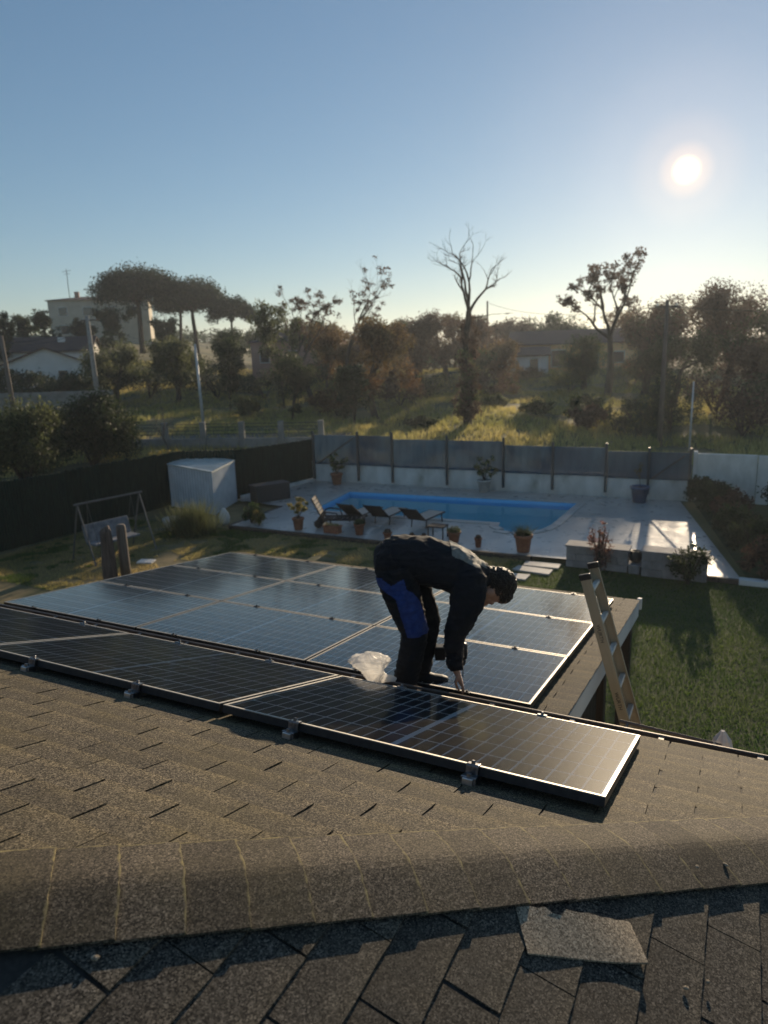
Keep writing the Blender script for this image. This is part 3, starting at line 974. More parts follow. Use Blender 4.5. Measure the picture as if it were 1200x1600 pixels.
caps = [cap_mesh(k) for k in range(5)]
hipc = thing('x', 'x', 'x')
bpy.data.objects.remove(hipc)
HSTEP = .152
for k in range(-2, 27):
    t = k * HSTEP
    p0 = W(-1.95, HC - 1.95, zr1(HC - 1.95)) + hip_d * t + hip_z * .009
    if (p0 @ DU if False else p0.dot(DU)) > UR - .05: continue
    M = axes(hip_d, hip_y, hip_z, p0) @ Matrix.Rotation(R(rt_.uniform(-.5, .5)), 4, 'Z') @ Matrix.Rotation(R(1.2), 4, 'Y')
    link('hip_cap', rt_.choice(caps), slope_end, M)

# eaves gutter with hooks
def along_u(b, prof, u0, u1, base):
    """extrude a v-z polyline along u"""
    n = len(prof)
    V = [W(u0, v, z) - base for v, z in prof] + [W(u1, v, z) - base for v, z in prof]
    b.add(V, [(i, i + 1, n + i + 1, n + i) for i in range(n - 1)])


b = MB()
prof = [(3.665, 3.62), (3.665, 3.545), (3.68, 3.51), (3.72, 3.495), (3.76, 3.51), (3.785, 3.55), (3.79, 3.60), (3.794, 3.606), (3.802, 3.606), (3.806, 3.60), (3.80, 3.545), (3.77, 3.495), (3.72, 3.48), (3.67, 3.495), (3.655, 3.54), (3.655, 3.62), (3.665, 3.62)]
along_u(b, prof, UL, UR + .12, Vector((0, 0, 0)))
gut = b.build('gutter', M_gutter, house)
b = MB(); along_u(b, [(3.40, 3.45), (3.64, 3.45), (3.64, 3.615)], UL, UR, Vector((0, 0, 0))); b.build('fascia', M_dark_wood, house)
for k in range(12):
    u = .22 - .48 * k
    b = MB(); b.bbox(W(u, 3.73, 3.598), (.03, .15, .006), .002, Matrix.Rotation(YAW, 3, 'Z'))
    b.bbox(W(u, 3.69, 3.57), (.035, .012, .05), .003, Matrix.Rotation(YAW, 3, 'Z'))
    b.build('gutter_hook', M_gutter, gut)
b = MB(); b.tube([W(-.55, 4.3, 3.365), W(.04, 4.3, 3.335)], .012, 8)
b.tube([W(-.5, 4.3, 3.36), W(-.5, 3.66, 3.3)], .01, 6); b.tube([W(0, 4.3, 3.34), W(0, 3.66, 3.3)], .01, 6)
aw = b.build('awning_bar', M_gutter, house)

# ------------------------------------------------------------------ the porch
T2 = R(7.07); TT2 = math.tan(T2)
def zp(v): return 3.357 - TT2 * (v - 4.16)
Y3 = DV * math.cos(T2) - Zv * math.sin(T2); N3 = DV * math.sin(T2) + Zv * math.cos(T2)
porch = thing('porch', 'low shingled porch roof on dark posts carrying nine solar panels', 'porch', W(-3.6, 6, 0))
pb_ = W(-3.6, 6, 0)
PU0, PU1, PV0, PV1 = -6.36, -.90, 3.82, 7.98
b = MB()
q = [W(PU0, PV0, zp(PV0)) - pb_, W(PU1, PV0, zp(PV0)) - pb_, W(PU1, PV1, zp(PV1)) - pb_, W(PU0, PV1, zp(PV1)) - pb_]
b.add(q + [p - Zv * .05 for p in q], [(0, 1, 2, 3), (7, 6, 5, 4), (0, 4, 5, 1), (1, 5, 6, 2), (2, 6, 7, 3), (3, 7, 4, 0)])
pslope = b.build('roof_slope', M_under, porch)
M_pinv = Matrix.Translation(-pb_)
rows = int((PV1 - PV0) / .1385)
for m_ in range(rows + 1):
    v = PV1 - .072 - .1385 * m_
    off = 0 if m_ % 2 else .15975
    for k in range(0, 18):
        u = PU1 + .034 - PITCH_T * (k + .5) + off
        if u - .16 > PU1 + .03: continue
        if k > 1 and not (v < 4.2 or v > 7.6): continue
        if u < PU0: continue
        M = M_pinv @ axes(DU, Y3, N3, W(u, v, zp(v) + .003)) @ Matrix.Rotation(TILT + rt_.uniform(-.006, .008), 4, 'X') @ Matrix.Rotation(rt_.uniform(-.012, .012), 4, 'Z')
        me = rt_.choice(tabs)
        if u + .17 > PU1 + .034:
            me = trimmed(me, M, W(PU1 + .034, 4, 3) - pb_, DU)
            if me is None or not me.polygons: continue
        link('shingle', me, pslope, M)


def board(name, A, C, hgt, thk, m, parent, base, drop=0.0):
    """board whose top edge runs from A to C"""
    d = C - A; h_ = Vector((d.x, d.y, 0)).normalized(); nn = Vector((-h_.y, h_.x, 0))
    P = []
    for p in (A, C):
        for s_ in (-thk / 2, thk / 2):
            for z in (0, -hgt): P.append(p + nn * s_ + Zv * (z - drop) - base)
    b = MB(); b.add(P, [(0, 2, 6, 4), (1, 5, 7, 3), (0, 4, 5, 1), (2, 3, 7, 6), (0, 1, 3, 2), (4, 6, 7, 5)])
    return b.build(name, m, parent)


fs = board('side_fascia', W(PU1 + .014, PV0 + .02, zp(PV0) - .022), W(PU1 + .014, PV1 + .03, zp(PV1) - .022), .17, .026, M_white_board, porch, pb_)
board('front_fascia', W(PU0, PV1 + .015, zp(PV1) - .012), W(PU1 - .002, PV1 + .015, zp(PV1) - .012), .17, .026, M_white_board, porch, pb_)
b = MB(); b.bbox(W(PU1 + .03, PV1 + .05, zp(PV1) - .05) - pb_, (.05, .05, .13), .01, Matrix.Rotation(YAW, 3, 'Z')); b.build('end_cap', M_white_board, porch)
for (u, v) in ((-.98, 4.3), (-.98, 6.1), (-.98, 7.8), (-3.6, 7.8), (-6.2, 7.8), (-6.2, 4.3)):
    b = MB(); b.bbox(W(u, v, zp(v) / 2 - .08) - pb_, (.13, .13, zp(v) - .18), .012, Matrix.Rotation(YAW, 3, 'Z')); b.build('post', M_dark_wood, porch)
for k in range(11):
    v = 4.42 + k * .15
    b = MB(); b.bbox(W(-.985, v, zp(v) / 2 - .12) - pb_, (.028, .142, zp(v) - .3), .004, Matrix.Rotation(YAW, 3, 'Z')); b.build('plank', M_dark_wood, porch)
sheet('porch_floor', [(-6.3, 3.3), (-.8, 3.3), (-.8, 8.1), (-6.3, 8.1)], .05, M_slab, label='paved floor under the porch', cat='floor')

# ------------------------------------------------------------------ solar panels
PL, PWD, GAP = 1.722, 1.134, .02


def make_panel():
    root = thing('solar_panel', 'solar panel', 'solar panel')
    b = MB(); th = .035; fwid = .016
    for (x0, x1, y0, y1) in ((0, PL, 0, fwid), (0, PL, PWD - fwid, PWD), (0, fwid, fwid, PWD - fwid), (PL - fwid, PL, fwid, PWD - fwid)):
        b.cur = 0
        b.box(((x0 + x1) / 2, (y0 + y1) / 2, -.002), (x1 - x0, y1 - y0, .004))
        b.cur = 1
        b.box(((x0 + x1) / 2, (y0 + y1) / 2, -.0205), (x1 - x0 - .0006, y1 - y0 - .0006, .033))
    b.build('frame', [M_frame, M_frame_shade], root)
    b = MB(); b.add([(fwid, fwid, -.0065), (PL - fwid, fwid, -.0065), (PL - fwid, PWD - fwid, -.0065), (fwid, PWD - fwid, -.0065)], [(0, 1, 2, 3)])
    b.add([(fwid, fwid, -.03), (PL - fwid, fwid, -.03), (PL - fwid, PWD - fwid, -.03), (fwid, PWD - fwid, -.03)], [(3, 2, 1, 0)])
    b.build('backsheet', M_back, root)
    nxh, ny = 12, 6
    mg = .022; midg = .02
    cw = ((PL - 2 * mg - midg) / 2) / nxh; chh = (PWD - 2 * mg) / ny
    g = .0085
    b = MB(); c = .006
    w_, h_ = cw / 2 - g / 2, chh / 2 - .006
    b.add([(-w_ + c, -h_, 0), (w_ - c, -h_, 0), (w_, -h_ + c, 0), (w_, h_ - c, 0), (w_ - c, h_, 0), (-w_ + c, h_, 0), (-w_, h_ - c, 0), (-w_, -h_ + c, 0)], [tuple(range(8))])
    cm = b.mesh('solar_cell', M_cell)
    for i in range(2 * nxh):
        x = mg + cw * (i + .5) + (midg if i >= nxh else 0)
        for j in range(ny):
            o = bpy.data.objects.new('solar_cell', cm); col.objects.link(o); o.parent = root
            o.location = (x, mg + chh * (j + .5), -.0060)
    b = MB(); b.add([(fwid - .002, fwid - .002, -.0018), (PL - fwid + .002, fwid - .002, -.0018), (PL - fwid + .002, PWD - fwid + .002, -.0018), (fwid - .002, PWD - fwid + .002, -.0018)], [(0, 1, 2, 3)])
    b.build('glass', M_glass, root)
    return root


panel = make_panel()
UP_O = W(-.334, 2.337, 4.125)
LO_O = W(-6.294, 4.16, 3.437)
first = True
lab_up = ['solar panel at the right end of the upper row, standing free at its corner', 'solar panel in the upper row left of the plastic bag', 'solar panel of the upper row running out of the left edge of the photo']
for k in range(3):
    M = axes(DU, Y1, N1, UP_O + DU * (-(PL + GAP) * (k + 1) + GAP))
    o = panel if first else copy_tree(panel)
    first = False
    o.matrix_world = M; o['label'] = lab_up[k]; o['group'] = 'solar panels of the upper row'
cw_ = ['left', 'middle', 'right']; rw_ = ['nearest', 'middle', 'farthest']
for i in range(3):
    for j in range(3):
        o = copy_tree(panel)
        o.matrix_world = axes(DU, Y3, N3, LO_O + DU * (PL + GAP) * i + Y3 * (PWD + GAP) * j)
        o['label'] = f'solar panel on the porch roof, {cw_[i]} column, {rw_[j]} row from the house'
        o['group'] = 'solar panels on the porch roof'

# mounting rails with end clamps under the upper row
rb = MB(); rb.bbox((0, PWD / 2, -.052), (.042, PWD + .13, .03), .003)
rail_me = rb.mesh('rail', M_alu)
cbm = MB(); cbm.bbox((0, -.03, -.05), (.062, .05, .036), .004); cbm.bbox((0, -.012, -.018), (.05, .012, .04), .003); cbm.bbox((0, .002, .003), (.05, .03, .006), .002)
cb_me = cbm.mesh('end_clamp', M_steel)
bbm = MB(); bbm.lathe([(.0075, 0), (.0085, .004), (.0085, .012), (.006, .015)], (0, -.004, .004), 6); bolt_me = bbm.mesh('bolt', M_steel)
fbm = MB(); fbm.bbox((0, -.045, -.046), (.036, .026, .022), .004); fbm.lathe([(.012, 0), (.012, .012)], (.0, -.045, -.034), 6); foot_me = fbm.mesh('rail_foot', M_steel)
for k, u in enumerate((-.83, -1.655, -2.59, -3.35, -4.28)):
    M = axes(DU, Y1, N1, UP_O + DU * (u + .334))
    words = ['nearest the right end of the upper row', 'second from the right end of the upper row', 'third from the right end of the upper row', 'fourth from the right end of the upper row', 'beyond the left edge of the photo'][k]
    r_ = thing('mounting_rail', f'metal mounting rail with bolted clamp, {words}', 'rail', M=M, group='mounting rails under the upper row')
    link('rail', rail_me, r_)
    for y, fl in ((0, 1), (PWD, -1)):
        c_ = link('end_clamp', cb_me, r_, Matrix.Translation((0, y, 0)) @ Matrix.Diagonal((1, fl, 1, 1)))
        link('bolt', bolt_me, c_)
        if fl == 1: link('rail_foot', foot_me, c_)
# mid clamps on the porch array
mcm = MB(); mcm.bbox((0, 0, .003), (.05, .034, .007), .002); mcm.lathe([(.008, 0), (.008, .01)], (0, 0, .006), 6)
mc_me = mcm.mesh('mid_clamp', M_black)
ord_ = ['first', 'second', 'third', 'fourth', 'fifth', 'sixth']
for j in range(4):
    for i in range(6):
        u = (PL + GAP) * (i // 2) + (.43 if i % 2 == 0 else 1.29)
        y = (PWD + GAP) * j - GAP / 2
        o = link('panel_clamp', mc_me, None, axes(DU, Y3, N3, LO_O + DU * u + Y3 * y + N3 * .0005))
        tag(o, f'black clamp, {ord_[i]} from left, on {["house-side edge", "seam nearest the house", "seam nearest the pool", "pool-side edge"][j]} of porch panels', 'clamp', 'panel clamps on the porch array')

# ------------------------------------------------------------------ ladder
LA = R(16.5); lt = math.tan(LA)
lad_dir = (Zv - DU * lt).normalized()
lad_base = W(-.80 + 3.15 * lt, 5.5, .02)
lad_n = (DU + Zv * lt).normalized()          # faces away from the porch
ladder = thing('ladder', 'yellow fibreglass ladder with metal rungs leaning on the porch edge', 'ladder', M=axes(DV, lad_n, lad_dir, lad_base) if DV.cross(lad_n).dot(lad_dir) > 0 else axes(DV, -lad_n, lad_dir, lad_base))
LL = 3.9 / math.cos(LA)
for k, x in enumerate((0, .36)):
    b = MB()
    # channel section
    b.bbox((x, 0, LL / 2), (.007, .08, LL), .002)
    s_ = .012 if k == 0 else -.012
    b.bbox((x + s_, .037, LL / 2), (.026, .007, LL - .004), .002); b.bbox((x + s_, -.037, LL / 2), (.026, .007, LL - .004), .002)
    r_ = b.build('side_rail', M_fibre, ladder)
    b = MB(); b.bbox((x + s_ * .8, 0, LL - .02), (.034, .092, .05), .008); b.build('end_cap', M_black, r_)
    b = MB(); b.bbox((x + s_ * .8, 0, .02), (.036, .094, .06), .008); b.build('foot', M_black, r_)
k = 0
z = LL - .16
while z > .2:
    b = MB(); b.bbox((.18, 0, z), (.352, .045, .022), .004); b.build('rung', M_rung, ladder); z -= .28


def text_mesh(body, size):
    cu = bpy.data.curves.new('lettering', 'FONT'); cu.body = body; cu.size = size; cu.extrude = .0004
    o = bpy.data.objects.new('tmp', cu); col.objects.link(o)
    dg = bpy.context.evaluated_depsgraph_get()
    me = bpy.data.meshes.new_from_object(o.evaluated_get(dg))
    bpy.data.objects.remove(o)
    me.materials.clear(); me.materials.append(M_print)
    return me


tm = text_mesh('WÜRTH', .042)
flipy = 1 if DV.cross(lad_n).dot(lad_dir) > 0 else -1
for zz in (LL - .42, LL - 1.0, LL - 1.28, LL - 1.62):
    # on the near face (towards -x), reading down the rail
    M = Matrix(((0, 0, -1, -.0045), (0, -1 * 1, 0, .014), (-1, 0, 0, zz), (0, 0, 0, 1)))
    if M.to_3x3().determinant() < 0:
        M = Matrix(((0, 0, -1, -.0045), (0, 1, 0, -.014), (-1, 0, 0, zz), (0, 0, 0, 1)))
    link('lettering', tm, ladder, M)

# ------------------------------------------------------------------ loose shingle offcut on the end slope
b = MB()
cs = [(-.45, 1.60), (-.172, 1.767), (-.112, 1.657), (-.384, 1.486)]
NXs, NYs = 16, 6
V = []; rr = random.Random(9)
for j in range(NYs + 1):
    for i in range(NXs + 1):
        s_, t_ = i / NXs, j / NYs
        u = (cs[0][0] * (1 - s_) + cs[1][0] * s_) * (1 - t_) + (cs[3][0] * (1 - s_) + cs[2][0] * s_) * t_
        v = (cs[0][1] * (1 - s_) + cs[1][1] * s_) * (1 - t_) + (cs[3][1] * (1 - s_) + cs[2][1] * s_) * t_
        if j == 0:
            jag = rr.uniform(-.004, .003) + (.014 if .3 < s_ < .42 else 0)
            u += .4 * jag; v -= jag
        lift = .008 + .012 * (1 - t_) * (1 - (2 * s_ - 1) ** 2) + .014 * t_ * s_ ** 3 + .001 * math.sin(7 * s_)
        V.append(W(u, v, zr2(u) + .006 + lift) - W(-.28, 1.63, zr2(-.28)))
for p in list(V): V.append(p - Zv * .005)
n = (NXs + 1) * (NYs + 1); F = []
for j in range(NYs):
    for i in range(NXs):
        a = j * (NXs + 1) + i
        F += [(a + NXs + 1, a + NXs + 2, a + 1, a), (n + a, n + a + 1, n + a + NXs + 2, n + a + NXs + 1)]
ring = [i for i in range(NXs + 1)] + [j * (NXs + 1) + NXs for j in range(1, NYs + 1)] + [NYs * (NXs + 1) + i for i in range(NXs - 1, -1, -1)] + [j * (NXs + 1) for j in range(NYs - 1, 0, -1)]
for a, c in zip(ring, ring[1:] + ring[:1]): F.append((a, c, n + c, n + a))
b.add(V, F)
o = b.build('shingle_offcut', M_scrap); o.location = W(-.28, 1.63, zr2(-.28))
tag(o, 'loose torn beige shingle offcut lying on the near roof slope', 'shingle')
for k, (u, v, s_) in enumerate(((-1.16, .845, .008), (-.02, 2.12, .006), (.06, 2.2, .007), (-.02, 1.66, .006), (.03, 1.72, .005))):
    b = MB(); b.ell((0, 0, 0), (s_ * 1.4, s_, s_ * .5), seg=7, rings=5); o = b.build('debris_flake', M_scrap)
    o.location = W(u, v, zr2(u) + .016 if v - u < 2.05 else zr2(u) + .03); o.rotation_euler = (0, 0, k)
    tag(o, ['pale lichen flake on the hip edge at the left', 'pale flake on the hip near the right edge', 'pale flake beside another near the right hip edge', 'pale crumb right of the shingle offcut', 'pale crumb at the far right of the near slope'][k], 'flake')

# ------------------------------------------------------------------ the installer
def remeshed(b, name, mats, parent, voxel=.011, smooth=6, wrinkle=0.0, wsize=.08, loc=None):
    """one continuous surface grown over the overlapping forms"""
    o = link('tmp', b.mesh('tmp', mats))
    md = o.modifiers.new('r', 'REMESH'); md.mode = 'VOXEL'; md.voxel_size = voxel; md.use_smooth_shade = True
    sm = o.modifiers.new('s', 'SMOOTH'); sm.iterations = smooth; sm.factor = .5
    dg = bpy.context.evaluated_depsgraph_get()
    me = bpy.data.meshes.new_from_object(o.evaluated_get(dg))
    bpy.data.objects.remove(o)
    if wrinkle:
        me.update()
        nor = [v.normal.copy() for v in me.vertices]
        for v, nn in zip(me.vertices, nor):
            p = v.co / wsize
            q = Vector((p.x * 1.2 + p.z * .5, p.y * .7, p.z * 1.3 - p.x * .6))
            r1 = 1 - 2 * abs(noise.noise(Vector((q.x * .8 + q.z * 1.5, q.y * .8, q.z * .8 - q.x * .2))))
            v.co += nn * wrinkle * (noise.noise(q) + .85 * r1 ** 3 + .4 * noise.noise(q * 2.3 + Vector((3, 1, 2))))
    me.materials.clear()
    for m in (mats if isinstance(mats, list) else [mats]): me.materials.append(m)
    me.polygons.foreach_set('use_smooth', [True] * len(me.polygons))
    me.update()
    return link(name, me, parent)


def limb(b, pts, n=14):
    """pts: (x, y, z, r_in_plane, r_lateral)"""
    rings = []
    for i, p in enumerate(pts):
        a = Vector(pts[max(i - 1, 0)][:3]); c = Vector(pts[min(i + 1, len(pts) - 1)][:3])
        t = (c - a).normalized()
        lat = (Vector((0, 1, 0)) - t * t.y).normalized()
        per = t.cross(lat)
        rings.append((p[:3], per * p[3], lat * p[4]))
    b.loft(rings, n)


PO = Vector((.15, 4.53, 3.385))
person = thing('person', 'person in dark work clothes bending over to fix a solar panel with a drill', 'person', PO)


def off(b):
    b.v = [tuple(Vector(p) - PO) for p in b.v]
    return b


YR, YL, YM = 4.43, 4.64, 4.53
# body under the clothes: trunk, limbs, neck, head and hands in one surface
b = MB()
limb(b, [(.05, YM, 4.34, .10, .13), (.2, YM, 4.34, .115, .14), (.42, YM, 4.28, .12, .16), (.56, YM, 4.23, .10, .15), (.64, YM, 4.215, .062, .066), (.70, YM, 4.19, .058, .06), (.75, YM, 4.165, .055, .058)])
for yy, hx, kn, an in ((YR, .07, (.185, 3.85), (.11, 3.5)), (YL, .09, (.29, 3.875), (.22, 3.5))):
    limb(b, [(hx, yy, 4.31, .085, .085), ((hx + kn[0]) / 2, yy, 4.08, .075, .075), (kn[0], yy, kn[1], .055, .055), (an[0] * .6 + kn[0] * .4, yy, 3.7, .05, .05), (an[0], yy, an[1], .035, .035), (an[0] + .02, yy, 3.44, .03, .03)])
limb(b, [(.55, 4.36, 4.22, .06, .06), (.5, 4.33, 4.04, .05, .05), (.44, 4.37, 3.87, .04, .04), (.44, 4.38, 3.72, .035, .035), (.45, 4.39, 3.6, .025, .032)])
limb(b, [(.55, 4.7, 4.22, .06, .06), (.52, 4.74, 4.04, .05, .05), (.50, 4.71, 3.88, .04, .04), (.47, 4.66, 3.76, .035, .035), (.455, 4.61, 3.69, .025, .032)])
# head: face looks down, crown to the right
hr = Matrix.Rotation(R(4), 3, 'Y')
HEAD = MB()
HEAD.ell((0, 0, 0), (.108, .076, .1), hr, 18, 12)
HEAD.ell((-.052, 0, -.055), (.075, .058, .062), hr, 14, 10)
HEAD.ell((-.1, 0, -.073), (.042, .045, .034), hr, 12, 8)
HEAD.ell((.048, 0, -.055), (.05, .062, .05), hr, 12, 8)
limb(HEAD, [(-.027, 0, -.1, .012, .012), (-.052, 0, -.122, .016, .014), (-.074, 0, -.134, .014, .016), (-.084, 0, -.11, .012, .014)], 8)
HEAD.ell((-.1, 0, -.108), (.012, .024, .009), None, 10, 6); HEAD.ell((-.117, 0, -.102), (.012, .022, .009), None, 10, 6)
for s_ in (-1, 1):
    HEAD.ell((-.05, s_ * .084, -.022), (.034, .014, .024), Matrix.Rotation(R(15), 3, 'Y'), 10, 8)
    HEAD.ell((-.017, s_ * .03, -.098), (.016, .017, .012), None, 8, 6)
HM = Matrix.Translation((.738, YM, 4.142)) @ Matrix.Rotation(R(8), 4, 'Y') @ Matrix.Scale(1.14, 4)
b.add([HM @ Vector(p) for p in HEAD.v], HEAD.f)
# right hand reaching down to the clamp: palm, four fingers and a thumb
limb(b, [(.45, 4.39, 3.61, .026, .032), (.462, 4.39, 3.57, .02, .04), (.476, 4.39, 3.53, .017, .043), (.486, 4.39, 3.5, .014, .038)])
for k, (dy, ln) in enumerate(((-.03, .072), (-.01, .082), (.01, .078), (.03, .062))):
    limb(b, [(.48, 4.39 + dy, 3.515, .0095, .009), (.494, 4.39 + dy * 1.05, 3.515 - ln * .4, .009, .009), (.497, 4.39 + dy, 3.515 - ln * .75, .0085, .008), (.488, 4.39 + dy * .9, 3.515 - ln * 1.1, .0075, .007)], 8)
limb(b, [(.458, 4.36, 3.575, .012, .012), (.44, 4.345, 3.535, .011, .011), (.455, 4.35, 3.49, .0095, .009), (.47, 4.36, 3.465, .008, .008)], 8)
# left hand round the drill grip
limb(b, [(.455, 4.61, 3.70, .028, .026), (.452, 4.605, 3.675, .036, .022), (.45, 4.6, 3.65, .04, .018)])
for k, dx in enumerate((-.03, -.01, .01, .03)):
    limb(b, [(.45 + dx, 4.605, 3.665, .0095, .009), (.45 + dx, 4.572, 3.66, .009, .009), (.45 + dx, 4.566, 3.632, .0085, .008), (.45 + dx, 4.59, 3.622, .0075, .007)], 8)
limb(b, [(.42, 4.62, 3.68, .011, .011), (.415, 4.635, 3.65, .01, .01), (.425, 4.63, 3.62, .009, .009)], 8)
remeshed(off(b), 'body', M_skin, person, .0065, 3)

# trousers
b = MB()
b.ell((.055, YM, 4.355), (.135, .185, .135), Matrix.Rotation(R(12), 3, 'Y'), 18, 12)
b.ell((.03, YR + .015, 4.335), (.11, .1, .125), None, 14, 10); b.ell((.035, YL - .015, 4.335), (.11, .1, .125), None, 14, 10)
limb(b, [(.06, YR, 4.33, .13, .11), (.085, YR, 4.2, .13, .108), (.125, YR, 4.05, .115, .102), (.165, YR, 3.92, .098, .095), (.18, YR, 3.845, .09, .09), (.165, YR, 3.76, .084, .086), (.14, YR, 3.65, .083, .085), (.118, YR, 3.555, .082, .085), (.105, YR, 3.475, .08, .086)])
limb(b, [(.09, YL, 4.33, .12, .11), (.15, YL, 4.2, .115, .105), (.22, YL, 4.05, .105, .1), (.275, YL, 3.92, .088, .09), (.29, YL, 3.87, .08, .085), (.275, YL, 3.77, .076, .08), (.25, YL, 3.65, .074, .08), (.235, YL, 3.56, .073, .08), (.225, YL, 3.49, .072, .08)])
tro = remeshed(off(b), 'trousers', M_trouser, person, .0075, 6, .008, .08)


def patch(src, name, m, parent, test, push=.003):
    """a cloth panel cut from the surface of a garment"""
    me = src.data
    me.update()
    fs_ = [p for p in me.polygons if test(p.center + PO, p.normal)]
    idx = {}
    V = []; F = []
    for p in fs_:
        f = []
        for i in p.vertices:
            if i not in idx:
                idx[i] = len(V); v = me.vertices[i]; V.append(tuple(v.co + v.normal * push))
            f.append(idx[i])
        F.append(f)
    bb = MB(); bb.add(V, F)
    return bb.build(name, m, parent, smooth=True)


def quad_test(poly):
    return lambda x, z: in_poly((x, z), poly)


th_poly = quad_test([(.03, 4.235), (.11, 4.275), (.13, 4.2), (.175, 4.17), (.215, 4.1), (.27, 3.9), (.265, 3.875), (.13, 3.868), (.085, 4.03), (.06, 4.14), (-.06, 4.22), (-.075, 4.27), (-.03, 4.275)])
patch(tro, 'thigh_panel', M_blue, person, lambda c, n: c.y < YR + .03 and n.y < -.05 and th_poly(c.x, c.z), .004)

# jacket: trunk, hood collar and both sleeves
b = MB()
limb(b, [(.0, YM, 4.375, .075, .13), (.045, YM, 4.372, .132, .178), (.13, YM, 4.365, .14, .185), (.26, YM, 4.335, .158, .195), (.42, YM, 4.285, .16, .205), (.53, YM, 4.235, .145, .2), (.60, YM, 4.22, .115, .16), (.655, YM, 4.222, .092, .105), (.69, YM, 4.225, .08, .085)], 20)
b.ell((.535, 4.4, 4.22), (.12, .12, .125), None, 14, 10); b.ell((.535, 4.67, 4.22), (.12, .12, .125), None, 14, 10)
limb(b, [(.55, 4.36, 4.22, .11, .085), (.525, 4.34, 4.1, .105, .08), (.485, 4.34, 3.99, .092, .075), (.44, 4.365, 3.87, .072, .067), (.436, 4.375, 3.78, .062, .06), (.44, 4.38, 3.7, .056, .056), (.446, 4.385, 3.62, .05, .05)])
limb(b, [(.55, 4.7, 4.22, .1, .085), (.53, 4.73, 4.07, .08, .075), (.505, 4.71, 3.89, .068, .065), (.475, 4.67, 3.78, .056, .056), (.458, 4.625, 3.705, .048, .048)])
jac = remeshed(off(b), 'jacket', M_jacket, person, .0075, 6, .008, .085)
patch(jac, 'sunlit_yoke', M_sunlit_yoke, person, lambda c, n: .43 < c.x < .665 and n.z > .25 and c.z > 4.452 - (c.x - .43) * .5 - .05 - .012 * noise.noise(c * 12), .003)  # lighter shoulder cloth, with the sunlight on it painted into its pale colour
patch(jac, 'hem_stripe', M_stripe, person, lambda c, n: -.04 < c.x < .03 and c.z > 4.395 and n.y < .3 and abs((c.x + .035) - (4.5 - c.z) * -.15) < .03, .004)

# hair: close cropped cap over crown and nape
b = MB()
HAIR = MB()
HAIR.ell((.012, 0, .014), (.11, .08, .1), hr, 22, 16)
HAIR.ell((-.03, 0, .042), (.085, .074, .07), hr, 16, 10)
HAIR.ell((.05, 0, -.045), (.058, .068, .058), hr, 14, 10)
b.add([HM @ Vector(p) for p in HAIR.v], HAIR.f)
remeshed(off(b), 'hair', M_hair, person, .007, 3, .006, .02)
# shoes
for yy, x0 in ((YR, .02), (YL, .145)):
    b = MB()
    limb(b, [(x0 - .02, yy, 3.425, .028, .03), (x0 + .02, yy, 3.435, .045, .042), (x0 + .1, yy, 3.44, .052, .044), (x0 + .17, yy, 3.425, .036, .048), (x0 + .235, yy, 3.418, .03, .046), (x0 + .275, yy, 3.412, .02, .03)], 12)
    b.ell((x0 + .06, yy, 3.475), (.05, .045, .05), None, 12, 8)
    sh = remeshed(off(b), 'shoe', M_shoe, person, .008, 3)
    b = MB(); b.bbox(Vector((x0 + .125, yy, 3.394)) - PO, (.3, .092, .02), .009); b.build('sole', M_black, sh)

# cordless drill in the far hand: battery left, body upright, bit pointing down
drill = thing('cordless_drill', 'black cordless drill held behind the forearm with its bit down', 'drill', (.45, 4.6, 3.65))
DO = Vector((.45, 4.6, 3.65))
b = MB(); b.bbox((-.09, 0, -.008), (.072, .075, .098), .01); b.bbox((-.05, 0, -.002), (.02, .06, .07), .006); b.build('battery', M_black, drill)
b = MB(); limb(b, [(-.05, 0, 0, .022, .018), (0, 0, .002, .019, .016), (.055, 0, .004, .024, .018)], 12); b.build('grip', M_black, drill, True)
b = MB(); limb(b, [(.07, 0, .055, .024, .024), (.07, 0, .04, .034, .033), (.07, 0, -.03, .034, .033), (.07, 0, -.06, .027, .027)], 16)
b.build('motor_housing', M_black, drill, True)
b = MB(); limb(b, [(.07, 0, -.06, .022, .022), (.07, 0, -.1, .018, .018), (.07, 0, -.115, .009, .009)], 14); b.build('chuck', M_shoe, drill, True)
b = MB(); limb(b, [(.07, 0, -.11, .004, .004), (.07, 0, -.2, .004, .004)], 8); b.build('bit', M_steel, drill, True)
b = MB(); b.bbox((.042, 0, -.022), (.014, .014, .024), .004); b.build('trigger', M_steel, drill)

# thin plastic bag standing on the far edge of the upper row
b = MB(); rr = random.Random(4)
NB, NS = 56, 40
V = []; F = []
prof = [(0, .028), (.08, .03), (.25, .042), (.45, .06), (.65, .078), (.8, .078), (.92, .055), (1.0, .02)]
for i in range(NS + 1):
    t = i / NS
    for (t0, r0), (t1, r1) in zip(prof, prof[1:]):
        if t0 <= t <= t1: r = r0 + (r1 - r0) * (t - t0) / (t1 - t0)
    for k in range(NB):
        a = 2 * math.pi * k / NB
        p = Vector((math.cos(a) * r * 1.15, math.sin(a) * r * .7, t * .185))
        nn = noise.noise(Vector((math.cos(a) * 1.7, math.sin(a) * 1.7, t * 3.5))) * .5 + abs(noise.noise(Vector((math.cos(a) * 4, math.sin(a) * 4, t * 8)))) * .35
        cr = (1 - abs(noise.noise(Vector((math.cos(a) * 6, math.sin(a) * 6, t * 6 + 4))))) ** 6 * .22 - (1 - abs(noise.noise(Vector((math.cos(a) * 9, math.sin(a) * 9, t * 14))))) ** 8 * .12
        p.x *= 1 + nn * .8 + cr; p.y *= 1 + nn * .8 + cr; p.z += nn * .03 * t
        p.x += -.05 * t
        V.append(p)
